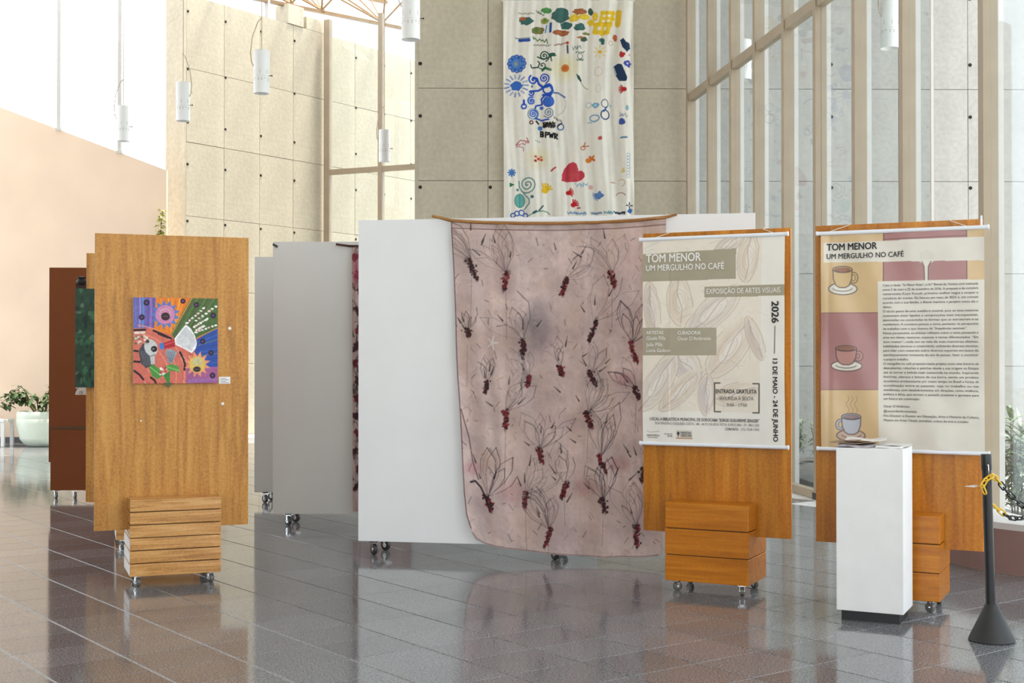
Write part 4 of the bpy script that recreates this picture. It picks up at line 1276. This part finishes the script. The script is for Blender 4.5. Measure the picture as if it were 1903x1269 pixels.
zig(200, 165, 372, 170, 12, 4, (120, 120, 100)); zig(400, 140, 480, 190, 18, 6, (70, 100, 80), 8)
zig(165, 440, 330, 445, 8, 6, (60, 90, 120), 12); P.line([(215, 462), (320, 468)], 24, C(46, 86, 170)); zig(360, 440, 520, 480, 26, 8, (80, 120, 60), 9)
zig(370, 515, 560, 525, 12, 4, (110, 110, 90), 24); zig(600, 525, 740, 495, 10, 6, (150, 90, 60), 10); P.ell(745, 498, 17, 17, C(200, 60, 40))
P.line([(560, 280), (555, 370)], 20, C(40, 90, 160)); P.line([(515, 300), (500, 380)], 12, C(110, 150, 200)); P.line([(745, 530), (750, 610)], 15, C(70, 90, 100))
zig(810, 560, 900, 545, 26, 5, (120, 140, 130), 10); zig(840, 605, 930, 605, 12, 6, (70, 110, 100), 8); zig(850, 690, 930, 690, 16, 6, (60, 90, 80), 8); P.ring(885, 650, 28, 5, C(90, 110, 100))
for k in range(12):                                                 # big blue flower
    t = k * .5236
    P.ell(185 + 68 * math.cos(t), 722 + 66 * math.sin(t), 36, 34, C(*[(58, 110, 196), (84, 136, 210)][k % 2]), .9)
    P.ring(185 + 82 * math.cos(t), 725 + 78 * math.sin(t), 22, 6, C(36, 78, 170))
P.ell(185, 722, 54, 54, C(90, 140, 205)); P.ell(180, 725, 24, 22, C(150, 160, 150))
P.blob(180, 970, 68, 56, C(62, 114, 200), 1, 16, .15)
for k in range(15):
    t = k * .419; P.line([(180 + 82 * math.cos(t), 970 + 82 * math.sin(t)), (180 + 132 * math.cos(t), 970 + 120 * math.sin(t))], 13, C(*[(96, 140, 200), (70, 110, 180), (140, 160, 200)][k % 3]), .8)
P.line([(340, 740), (350, 770), (420, 768), (440, 720), (420, 700)], 11, C(*DG)); P.spiral(490, 640, 60, 2.2, 10, C(*DG)); P.line([(415, 650), (480, 680), (560, 650), (570, 700)], 11, C(*DG)); P.blob(580, 632, 42, 22, C(40, 96, 74)); P.line([(470, 800), (500, 770), (560, 800)], 20, C(50, 120, 80)); P.spiral(470, 745, 44, 1.4, 9, C(*DG))
P.ell(722, 778, 140, 130, C(232, 222, 160), .55, 0, .9); P.ell(722, 780, 44, 44, C(216, 130, 60)); P.ell(722, 780, 24, 24, C(200, 96, 40), .8)
P.poly([(840, 845), (880, 870), (905, 915), (898, 940), (862, 905)], C(40, 84, 84)); P.line([(890, 930), (935, 990), (975, 1010)], 5, C(110, 120, 100))
B_ = C(40, 84, 190); B2_ = C(66, 112, 206)
P.spiral(490, 888, 58, 2.2, 11, B_); P.spiral(370, 905, 54, 1.5, 14, B_, 1, 1.0); P.line([(370, 880), (410, 895), (430, 950), (480, 990), (560, 975), (585, 1030), (560, 1080), (480, 1075)], 20, B_)
P.ring(530, 1010, 52, 14, B_); P.line([(330, 1040), (350, 1030), (420, 1030), (470, 1000)], 16, B_); P.spiral(350, 1050, 34, 1.4, 12, B_); P.spiral(350, 1142, 46, 1.8, 14, B2_)
P.line([(590, 1050), (650, 1055), (720, 1105)], 13, C(86, 116, 176)); P.ring(600, 1180, 130, 4, C(150, 150, 150), .8, a0=-1.2, a1=1.2)
P.line([(500, 1080), (460, 1120), (470, 1180), (400, 1200), (385, 1250), (420, 1270)], 14, B_); P.blob(540, 1150, 58, 52, B2_, 1, 14, .12); P.ring(540, 1150, 58, 8, B_); P.ring(266, 1205, 26, 13, B_); P.line([(265, 1140), (268, 1185)], 18, B_); P.ell(355, 978, 12, 14, C(60, 110, 140)); P.ell(463, 1220, 22, 20, B2_)
P.poly([(1325, 470), (1360, 450), (1390, 490), (1430, 500), (1440, 560), (1400, 605), (1350, 550)], C(*NV)); P.blob(1345, 635, 32, 34, C(190, 50, 54)); P.ell(1430, 630, 10, 10, C(226, 150, 150)); P.blob(1410, 732, 44, 36, C(64, 84, 170)); P.ell(1410, 728, 12, 10, C(230, 220, 220))
P.poly([(1250, 765), (1300, 730), (1345, 740), (1380, 820), (1408, 880), (1400, 925), (1320, 930), (1270, 840)], C(*NV)); P.line([(1258, 770), (1285, 850)], 10, C(200, 210, 220))
P.hand(1375, 1018, 50, math.pi, C(186, 44, 50)); P.ell(1105, 600, 24, 22, C(236, 190, 70))
for k in range(8):
    t = k * .785; P.line([(1105 + 38 * math.cos(t), 600 + 38 * math.sin(t)), (1105 + 72 * math.cos(t), 600 + 70 * math.sin(t))], 8, C(238, 208, 120), .9)
P.ring(1090, 820, 40, 4, C(200, 170, 140), .7, ry=50); P.ring(1090, 1010, 26, 4, C(190, 190, 190), .7, ry=46); P.ring(1225, 505, 24, 4, C(190, 130, 90), .9)
P.blob(1060, 1195, 40, 30, C(120, 176, 204)); P.ell(1060, 1195, 16, 12, C(200, 224, 232)); P.ring(985, 1190, 30, 6, C(140, 170, 190), .7); P.ell(1408, 1225, 18, 30, C(120, 180, 204), .9); P.ell(1225, 1200, 14, 18, C(170, 205, 220), .8)
P.frame([(a_, b_ - 1208.8) for a_, b_ in QA])                       # crop of the lower half
P.spiral(370, 80, 52, 2.2, 11, B2_); P.ring(370, 80, 58, 8, C(100, 150, 180)); P.spiral(540, 65, 60, 2.4, 9, C(110, 130, 160)); P.line([(400, 130), (470, 150), (540, 140)], 14, B_)
P.ring(350, 175, 18, 10, C(96, 40, 44)); P.ell(447, 238, 27, 26, C(76, 130, 196)); P.ring(675, 225, 34, 10, C(70, 116, 180)); P.line([(405, 160), (430, 190)], 14, C(30, 28, 30))
for k in range(5): P.scribble(480, 180 + 11 * k, 610, 180 + 12 * k, 14, 9, C(26, 24, 26), 1, 10)
zig(600, 120, 690, 165, 22, 4, (60, 60, 60), 12); P.line([(640, 220), (690, 180)], 10, C(40, 40, 44))
KB = C(20, 20, 22)
def glyph(x, y, w, h, segs):
    for pts in segs: P.line([(x + a_ * w, y + b_ * h + a_ * 6) for a_, b_ in pts], 13, KB)
glyph(455, 275, 34, 55, [[(0, 0), (0, 1), (.8, .9), (.9, .65), (.1, .5), (.8, .35), (.7, 0), (0, 0)]])
glyph(508, 285, 30, 55, [[(0, 1), (0, 0), (.9, .05), (.9, .4), (0, .5)]])
glyph(550, 290, 44, 50, [[(0, 0), (.25, 1), (.5, .3), (.75, 1), (1, 0)]])
glyph(610, 298, 32, 55, [[(0, 0), (0, 1)], [(0, 0), (.9, .1), (.8, .4), (0, .5), (.9, 1)]])
PK = C(190, 96, 104)
P.line([(180, 420), (230, 370), (320, 390), (300, 345), (325, 400)], 8, PK); P.scribble(185, 430, 320, 395, 22, 5, PK, .9, 14); P.line([(200, 440), (260, 450), (265, 490)], 6, PK)
P.ell(430, 575, 130, 110, C(236, 228, 180), .5, 0, .9)
for dx, dy, c_ in ((-30, -25, (200, 90, 110)), (0, 0, (210, 70, 40)), (35, 12, (216, 80, 50)), (-32, 22, (170, 40, 60)), (30, -20, (226, 160, 90))): P.ell(430 + dx, 580 + dy, 17, 15, C(*c_))
P.line([(575, 715), (600, 690), (622, 680)], 13, C(186, 60, 60)); P.line([(395, 375), (450, 395)], 6, C(170, 170, 170))
heart = [(690, 830), (692, 760), (720, 690), (770, 630), (815, 615), (855, 640), (872, 690), (878, 718), (915, 715), (945, 750), (945, 785), (915, 820), (860, 840), (780, 842)]
P.poly(heart, C(206, 70, 84)); 
for k in range(26): P.line([(random.uniform(705, 900), random.uniform(690, 830)), (random.uniform(705, 900), random.uniform(720, 835))], 5, C(220, 110, 116), .18)
P.ell(1110, 358, 23, 22, C(206, 90, 84)); P.ring(925, 462, 24, 8, C(206, 130, 70), ry=20); P.line([(930, 450), (950, 400)], 9, C(206, 120, 60)); P.line([(930, 440), (990, 440)], 8, C(190, 100, 60))
P.ell(985, 602, 32, 28, C(230, 140, 50)); P.line([(1000, 560), (1050, 595)], 18, C(216, 104, 40)); P.line([(1045, 550), (1010, 600)], 16, C(224, 130, 50))
P.hand(505, 935, 68, -1.1, C(238, 196, 40))
for k in range(8):
    t = k * .785; P.line([(135, 735), (135 + 38 * math.cos(t), 735 + 38 * math.sin(t))], 14, C(76, 128, 196))
P.poly([(110, 845), (170, 870), (112, 900)], C(50, 120, 70)); GT = C(66, 138, 132)
P.spiral(310, 865, 100, 2.3, 9, GT, 1, .4); P.line([(215, 830), (220, 900), (270, 965), (330, 1030), (330, 1080), (275, 1145)], 9, C(96, 140, 134)); P.ell(225, 1050, 56, 76, C(110, 184, 178)); P.ring(225, 1050, 56, 6, C(50, 130, 124), ry=76); P.line([(225, 985), (225, 1120)], 5, C(50, 130, 124))
P.ell(200, 928, 14, 15, C(50, 120, 120)); P.ell(362, 1005, 19, 18, C(50, 110, 110))
P.hand(765, 962, 50, -.2, C(200, 34, 44)); P.hand(820, 1098, 52, -.75, C(200, 34, 44)); P.line([(870, 1132), (895, 1130)], 12, C(170, 40, 50))
zig(850, 880, 980, 870, 34, 6, (150, 190, 206), 14); P.ell(1015, 900, 27, 25, C(226, 170, 170), .9); P.blob(1110, 992, 46, 38, C(90, 128, 190)); P.hand(1100, 985, 52, 2.6, C(100, 140, 196), .8)
P.ring(1165, 95, 46, 11, C(52, 84, 120), ry=52); P.ring(1162, -30, 38, 8, C(90, 110, 130), ry=44); P.line([(1150, 60), (1180, 10)], 12, C(46, 90, 160))
P.ring(1050, 130, 50, 10, C(100, 150, 196), .9, ry=36); P.scribble(980, 185, 1080, 150, 14, 6, C(130, 180, 200), .9, 8)
P.blob(1355, 165, 34, 34, C(70, 90, 160)); zig(1330, 90, 1400, 110, 30, 5, (140, 160, 170), 10); P.line([(1345, 345), (1405, 345)], 14, C(90, 140, 170))
for y in range(540, 790, 34): P.ring(1425, y, 18, 5, C(140, 165, 195), .8)
P.poly([(1350, 735), (1375, 670), (1395, 735)], C(230, 206, 130)); P.ring(1350, 850, 38, 7, C(206, 170, 120), .8, a0=-2.4, a1=1.2); P.ring(1345, 1010, 52, 7, C(170, 110, 90), .9, a0=-2.7, a1=-.4); P.line([(1235, 850), (1280, 850)], 7, C(200, 130, 100))
for k in range(4): P.line([(1443 + 12 * math.cos(k * 1.57), 1105 + 12 * math.sin(k * 1.57)), (1443 + 32 * math.cos(k * 1.57), 1105 + 32 * math.sin(k * 1.57))], 10, C(60, 66, 80))
P.blob(1450, 1165, 28, 26, C(60, 110, 180)); zig(765, 1185, 970, 1195, 20, 7, (120, 160, 200), 24); zig(1020, 1190, 1140, 1190, 16, 7, (90, 130, 170), 14); zig(1165, 1185, 1260, 1190, 18, 7, (90, 150, 170), 10); zig(1275, 1190, 1400, 1185, 15, 9, (30, 46, 80), 16)
for x, y, r in ((150, 1215, 24), (195, 1195, 26), (245, 1185, 30), (290, 1215, 24)): P.ring(x, y, r, 10, C(52, 100, 180))
P.line([(330, 1215), (390, 1180), (470, 1165), (530, 1175), (560, 1200)], 9, C(100, 160, 140)); P.line([(440, 1160), (485, 1108)], 12, C(70, 100, 110)); P.line([(380, 1185), (410, 1170)], 20, C(60, 110, 110))
P.noise(60, .03); P.noise(6, .02)
ax0, az1 = X_at(935, 20.26), float(at(935, 3, 20.26).z)
ax1, az0 = X_at(1177, 20.26), float(at(935, 430, 20.26).z)
def fc_pos(u, v):
    f = .030 * np.sin(u * 34 + 2 * np.sin(v * 4)) * (.5 + .5 * v) + .012 * np.sin(u * 61 + v * 7 + 2 * np.sin(v * 3)) + .008 * np.sin(u * 118 + 3 * np.sin(v * 5)) + .055 * np.exp(-((u - .82 + .06 * np.sin(v * 3)) / .05) ** 2) + .045 * np.exp(-((u - .93) / .03) ** 2) - .03 * np.exp(-((u - .55 + .5 * (v - .6)) / .04) ** 2) * (v > .1)
    f = f + .008 * np.sin((u + v * .9) * 40) * np.exp(-v * 3) + .012 * np.sin((u - .45) / (np.abs(v - .72) + .25) * 9) * .6
    return ax0 + (ax1 - ax0) * u + .012 * v, -.02 - f - .02, az1 + (az0 - az1) * v + .012 * np.sin(u * 3.1) * (1 - v)
paint_obj('fabric', P, fc_pos, M['cloth_painted'], fc)
MB().cyl((ax0 - .02, -.012, az1 + .005), (ax1 + .02, -.012, az1 + .005), .012, 8).build('top_batten', M['white_metal'], fc)

# ------------------------------------------------------------------ white plinth with leaflets
PLa = math.radians(-26)
pl_c = Vector((2.212, 8.053, 0))
pl = thing('plinth', pl_c, 'white square plinth with leaflets on top', 'plinth', PLa)
MB().box(-.197, .197, -.165, .165, .062, 1.042).build('body', M['white_paint'], pl, bevel=.003)
MB().box(-.172, .172, -.14, .14, 0, .062).build('plinth_foot', M['black_plastic'], pl)
def leaflet(x, y, w, d, rz, z, bend, mat, label, sheets=1, th=.002, lift=(0, 0)):
    Rm = Matrix.Rotation(PLa, 3, 'Z')
    p = pl_c + Rm @ Vector((x, y, 0))
    o = thing('leaflet', (p.x, p.y, z), label, 'leaflet', PLa + rz, 'leaflets on the white plinth')
    n = 12
    mb = MB()
    top, bot = [], []
    for j in range(5):
        for i in range(n + 1):
            u = i / n; v = j / 4
            zz = bend * (math.sin(u * math.pi * 2.2 + v) + 1) * .5 + lift[0] * max(0, .25 - u) * 4 + lift[1] * max(0, u - .75) * 4
            top.append(((u - .5) * w, (v - .5) * d, zz + th)); bot.append(((u - .5) * w, (v - .5) * d, zz))
    N = len(top)
    fs_ = []
    for j in range(4):
        for i in range(n):
            q = j * (n + 1) + i
            fs_.append((q, q + 1, q + n + 2, q + n + 1)); fs_.append((N + q + n + 1, N + q + n + 2, N + q + 1, N + q))
    for i in range(n):
        fs_.append((i + 1, i, N + i, N + i + 1)); q = 4 * (n + 1) + i; fs_.append((q, q + 1, N + q + 1, N + q))
    for j in range(4):
        q = j * (n + 1); fs_.append((q, q + n + 1, N + q + n + 1, N + q)); q += n; fs_.append((q + n + 1, q, N + q, N + q + n + 1))
    mb.add(top + bot, fs_).build('sheets', mat, o, smooth=True)
    return o
leaflet(-.10, -.03, .21, .26, .10, 1.0425, .006, M['paper_mauve'], 'thick mauve grey leaflet pile at the left of the plinth top', th=.012)
leaflet(-.13, .00, .22, .24, -.10, 1.0620, .003, M['paper_brown'], 'curled brown leaflet sticking out past the left edge of the plinth', th=.003, lift=(.004, .006))
leaflet(-.05, .01, .24, .22, .15, 1.0790, .012, M['paper'], 'creased white leaflet lying highest on the pile', th=.003)
leaflet(.11, -.02, .15, .22, -.05, 1.0425, .003, M['paper'], 'white leaflet stack at the right of the plinth top', th=.010)
leaflet(.14, .02, .16, .21, .12, 1.0565, .002, M['paper'], 'thin white leaflet reaching past the right edge of the plinth', th=.0025)

# ------------------------------------------------------------------ stanchion and chains
sp = Vector((X_at(1841, 7.41), 7.41, 0))
sn = thing('stanchion', sp, 'black barrier post with a conical foot', 'barrier post')
MB().lathe([(0, 0), (.124, 0), (.126, .006), (.122, .016), (.036, .20), (.033, .206), (0, .206)], 32).build('cone_foot', M['charcoal'], sn, smooth=True)
tilt = Vector((-.026, 0, 1.0))
MB().cyl(tilt * .20, tilt * 1.03, .0265, 24).build('post', M['black_plastic'], sn, smooth=True)
MB().cyl(tilt * .955, tilt * 1.045, .0295, 24).build('cap', M['black_plastic'], sn, smooth=True, bevel=.003)
tp = tilt * .985
MB().lathe([(0, 0), (.006, .001), (.006, .004), (0, .005)], 10).build('rivet', M['chrome'], sn, loc=(tp.x - .004, -.031, .985))
MB().tube([(tp.x - .002, -.033, .985), (tp.x - .001, -.036, .955), (tp.x, -.034, .93)], .0025, 6).build('hook', M['chrome'], sn)
def link_mesh(mat):
    pts = []
    n = 14
    for k in range(n + 1):
        t = 2 * math.pi * k / n
        pts.append(((.017 if math.cos(t) > 0 else -.017) * (1 if abs(math.cos(t)) > .2 else 0) + .012 * math.cos(t), .0125 * math.sin(t), 0))
    mb = MB()
    mb.tube(pts, .0048, 6)
    return mb.mesh('link', mat, smooth=True)
LB, LY = link_mesh(M['black_plastic']), link_mesh(M['yellow_plastic'])
def chain(name, pts, label, yellow):
    root = thing(name, sp, label, 'chain')
    pts = [Vector(p) for p in pts]
    # resample at link pitch
    pitch = .043
    out, acc = [pts[0]], 0.0
    dens = []
    for i in range(len(pts) - 1):
        for k in range(40):
            dens.append(pts[i].lerp(pts[i + 1], k / 40))
    dens.append(pts[-1])
    for k in range(1, len(dens)):
        acc += (dens[k] - dens[k - 1]).length
        if acc >= pitch:
            out.append(dens[k]); acc = 0
    for k in range(len(out) - 1):
        d = out[k + 1] - out[k]
        q = d.to_track_quat('X', 'Z').to_matrix().to_4x4() @ Matrix.Rotation(math.pi / 2 * (k % 2) + .5, 4, 'X')
        q.translation = (out[k] + out[k + 1]) / 2
        o = link('link', LY if k < yellow else LB, root)
        o.matrix_local = q
    return root
def rel(px, py, Y):
    return at(px, py, Y) - sp
r_ = .036
px0 = rel(1836, 893, 7.37)
chain('plastic_chain', [rel(1830, 915, 7.352), rel(1823, 908, 7.355), rel(1829, 896, 7.350), rel(1838, 884, 7.348), rel(1847, 884, 7.355), rel(1855, 893, 7.38), rel(1864, 905, 7.40), rel(1880, 922, 7.42), rel(1903, 942, 7.46), rel(1940, 968, 7.5), rel(1990, 985, 7.55)],
      'plastic chain, yellow then black, looped round the post and dropping to the right', 5)
chain('plastic_chain', [rel(1846, 938, 7.455), rel(1856, 947, 7.46), rel(1868, 957, 7.47), rel(1880, 963, 7.48), rel(1895, 964, 7.5), rel(1915, 958, 7.55), rel(1960, 935, 7.65)],
      'lower plastic chain with a yellow end behind the post', 2)
tg = thing('tag_strip', rel(1820, 903, 7.38) + sp, 'thin pale paper strip sticking out beside the yellow chain links', 'tag')
MB().add([(0, 0, 0), (-.030, -.004, .006), (-.085, -.004, -.002), (-.030, -.002, -.008), (0, .002, .001), (-.030, -.0025, .007), (-.085, -.0025, -.001), (-.030, -.0005, -.007)],
         [(0, 1, 2, 3), (7, 6, 5, 4), (0, 4, 5, 1), (1, 5, 6, 2), (2, 6, 7, 3), (3, 7, 4, 0)]).build('strip', M['tag'], tg)

# ------------------------------------------------------------------ low rounded bench against the glass
bx = lambda Y: glaze_x(Y) - .10
outline = [(bx(9.1), 9.1), (bx(10.75), 10.75), (3.62, 10.80), (3.43, 10.70), (3.34, 10.50), (3.35, 10.30), (3.385, 10.18), (3.42, 10.05), (3.47, 9.92), (3.52, 9.81), (3.575, 9.70), (3.64, 9.61), (3.72, 9.51), (3.80, 9.42), (3.92, 9.30)]
bn = thing('bench', (3.7, 10.0, 0), 'low rose brown curved bench with a white top', 'bench')
off = lambda pts, k: [(x - 3.7 + (x - 3.75) * k, y - 10.0 + (y - 10.0) * k) for x, y in pts]
MB().prism(off(outline, 0), 0, .325).build('base', M['bench_rose'], bn)
MB().prism(off(outline, .0), .325, .372).build('seat_slab', M['bench_top'], bn)

# ------------------------------------------------------------------ pendant lamps
def pendant_meshes():
    r, h = .10, .555
    body = MB().lathe([(0, .03), (.07, .03), (.088, .006), (r, .0), (r, .20), (r - .004, .204), (r - .004, .212), (r, .216), (r, h - .005), (r - .004, h), (0, h)], 28).mesh('lamp_body', M['white_metal'], smooth=True)
    holes = MB()
    for k in range(14):
        t = 2 * math.pi * k / 14
        for z in ((.185, .165) if k % 3 else (.185,)):
            holes.cyl(((r - .004) * math.cos(t), (r - .004) * math.sin(t), z), ((r + .0015) * math.cos(t), (r + .0015) * math.sin(t), z), .009, 8)
    for k in (8, 10, 12):
        t = 2 * math.pi * (k + .5) / 14
        holes.box(-.004, .004, r - .003, r + .0015, .25, .30, Matrix.Rotation(t - math.pi / 2, 4, 'Z'))
    hm = holes.mesh('vent_holes', M['tag'])
    return body, hm
PB, PHo = pendant_meshes()
def pendant(X, Y, z, label, side, roof=9.75):
    o = thing('pendant_lamp', (X, Y, z), label, 'lamp', 0, 'white cylindrical pendant lamps')
    link('lamp_body', PB, o)
    h = link('vent_holes', PHo, o)
    MB().cyl((0, 0, .555), (0, 0, roof - z), .006, 6).build('suspension_cable', M['cord'], o)
    MB().tube([(side * .01, -.02, .98), (side * -.04, -.04, .92), (side * -.11, -.05, .72), (side * -.135, -.04, .52), (side * -.125, -.03, .40), (side * -.098, -.02, .35)], .007, 6).build('flex', M['cord'], o, smooth=True)
    MB().cyl((.098, 0, .23), (.135, 0, .23), .005, 6).cyl((.128, 0, .23), (.142, 0, .23), .010, 8).build('side_screw', M['charcoal'], o)
pendant(X_at(485, 17.0), 17.0, 4.98, 'white pendant lamp with the flex looping on its left, before the left concrete wall', 1)
pendant(X_at(339, 19.0), 19.0, 4.98, 'white pendant lamp at the free end of the left concrete wall', -1)
pendant(X_at(228, 20.8), 20.8, 4.98, 'pale pendant lamp against the bright sky above the peach wall', 1)
pendant(X_at(763, 14.1), 14.1, 4.98, 'nearest pendant lamp, cut by the top of the picture beside the shaded wall', 1)
pendant(X_at(714, 23.0), 23.0, 4.98, 'pendant lamp in front of the far window', 1)
pendant(X_at(1655, 14.5), 14.5, 4.98, 'lamp body added outside the right-hand glass in place of a reflection', 1)  # added outside to show a lamp reflected in the glass
pendant(X_at(1384, 18.4), 18.4, 5.45, 'lamp body added for a reflection, half hidden by a window mullion', 1)  # also added, for a pale reflection between the mullions

# ------------------------------------------------------------------ plants
def leaf(mb, base, d, L, w, droop):
    d = Vector(d).normalized()
    side = d.cross(Vector((0, 0, 1)))
    if side.length < .05: side = Vector((1, 0, 0))
    side.normalize()
    vs_, n = [], 4
    p = Vector(base)
    for k in range(n + 1):
        f = k / n
        wd = w * math.sin(math.pi * min(.97, .12 + .85 * f)) * .5
        vs_ += [p - side * wd, p + side * wd]
        d = (d + Vector((0, 0, -droop))).normalized()
        p = p + d * (L / n)
    mb.add(vs_, [(2 * k, 2 * k + 1, 2 * k + 3, 2 * k + 2) for k in range(n)])
def blade_bush(loc, h, spread, n, label, mat, group, stems=9):
    o = thing('shrub', loc, label, 'shrub', 0, group)
    mb, sb = MB(), MB()
    for k in range(stems):
        t = random.uniform(0, 6.283); r0 = random.uniform(0, spread * .35)
        b = Vector((r0 * math.cos(t), r0 * math.sin(t), 0)); tp = Vector((spread * .7 * random.uniform(.2, 1) * math.cos(t), spread * .7 * random.uniform(.2, 1) * math.sin(t), h * random.uniform(.55, 1)))
        sb.tube([b, b.lerp(tp, .5) + Vector((0, 0, h * .08)), tp], [.008, .006, .003], 5)
        for i in range(n):
            f = random.uniform(.15, 1)
            a = random.uniform(0, 6.283)
            leaf(mb, b.lerp(tp, f) + Vector((0, 0, h * .06)), (math.cos(a), math.sin(a), random.uniform(.2, 1.3)), h * random.uniform(.18, .34), h * random.uniform(.025, .05), random.uniform(.1, .35))
    mb.build('foliage', mat, o)
    sb.build('stems', M['stem'], o)
    return o
bed = MB().prism([(glaze_x(20) + .5, 19.9), (glaze_x(11) + .25, 10.9), (6.8, 10.9), (6.8, 12.6), (5.0, 13.0), (4.35, 17.9), (4.6, 18.4), (7.5, 18.6), (7.5, 19.9)], -.05, .06).build('planting_bed', M['planter_dark'])
tag(bed, 'dark planting bed outside the glass at the foot of the wall', kind='structure')
random.seed(11)
G = 'shrubs outside the right-hand glass'
blade_bush((4.55, 11.9, .06), .95, .42, 26, 'pale leafed shrub outside the glass at the right picture edge', M['leaf_pale'], G, 12)
blade_bush((5.15, 12.6, .06), 1.0, .4, 24, 'second shrub just behind the one at the right picture edge', M['leaf_pale'], G, 11)
blade_bush((4.35, 11.15, .06), .5, .2, 24, 'low dark green shrub at the foot of the right-edge shrubs', M['leaf'], G, 9)
blade_bush((4.02, 18.8, .06), .62, .3, 22, 'grassy plant seen through the gap between the two posters', M['leaf_pale'], G, 10)
blade_bush((4.42, 19.1, .06), .55, .3, 20, 'low plant beside the grassy plant between the posters', M['leaf'], G, 9)
blade_bush((5.5, 19.1, .06), .6, .35, 20, 'plant outside the glass hidden behind the coffee cup poster', M['leaf'], G, 9)

pc = Vector((X_at(78, 23.3), 23.3, 0))
pt = thing('potted_plant', pc, 'leafy plant in a big pale green pot by the peach wall', 'potted plant')
MB().lathe([(0, 0), (.24, 0), (.29, .03), (.37, .13), (.372, .15), (.40, .24), (.425, .40), (.425, .48), (.418, .49), (.42, .50), (.42, .575), (.405, .61), (.37, .615), (.36, .55), (0, .55)], 36).build('pot', M['pot'], pt, smooth=True)
MB().cyl((0, 0, .54), (0, 0, .575), .36, 20).build('soil', M['soil'], pt)
mb, sb = MB(), MB()
random.seed(3)
for k in range(13):
    t = random.uniform(0, 6.283) if k > 3 else (2.9, 3.3, .3, 2.5)[k]
    R = random.uniform(.30, .75) if k > 3 else (.85, .7, .5, .9)[k]; Z = random.uniform(.75, 1.12)
    b = Vector((.12 * math.cos(t), .12 * math.sin(t), .57)); m_ = Vector((R * .55 * math.cos(t), R * .55 * math.sin(t), Z)); tp = Vector((R * math.cos(t), R * math.sin(t), Z - random.uniform(-.05, .35)))
    pts = [b, b.lerp(m_, .6) + Vector((0, 0, .06)), m_, m_.lerp(tp, .5), tp]
    sb.tube(pts, [.011, .009, .007, .005, .003], 5)
    for i in range(20):
        f = random.uniform(.25, 1) * 3.99
        q = pts[int(f)].lerp(pts[int(f) + 1], f - int(f))
        a = random.uniform(0, 6.283)
        leaf(mb, q, (math.cos(a), math.sin(a), random.uniform(-.4, .7)), random.uniform(.10, .19), random.uniform(.05, .08), .25)
mb.build('foliage', M['leaf'], pt); sb.build('stems', M['stem'], pt)
tr_ = thing('climbing_plant', (-6.44, 23.98, 0), 'yellow green climber at the right end of the peach wall', 'plant')
mb, sb = MB(), MB()
sb.tube([(0, 0, 0), (.03, .02, 1.5), (.0, .0, 3.0), (.06, .0, 4.1)], [.02, .016, .012, .006], 6)
for i in range(110):
    a = random.uniform(0, 6.283); z = random.uniform(3.55, 4.25)
    leaf(mb, (.04 + random.uniform(-.03, .05), random.uniform(-.04, .04), z), (math.cos(a), math.sin(a) * .6, random.uniform(-.2, .8)), random.uniform(.07, .12), .05, .25)
mb.build('foliage', M['leaf_yellow'], tr_); sb.build('stems', M['stem'], tr_)

# white bench end at the left picture edge
wbx = X_at(6, 23.0)
wbn = thing('side_bench', (wbx, 23.0, 0), 'white framed bench cut off by the left picture edge', 'bench')
for dx, dy in ((0, 0), (0, .42), (-1.3, 0), (-1.3, .42)):
    MB().box(dx - .03, dx + .03, dy - .03, dy + .03, 0, .43).build('leg', M['white_metal'], wbn, bevel=.006)
MB().box(-1.34, .034, -.04, .46, .43, .475).build('seat', M['white_metal'], wbn, bevel=.008)
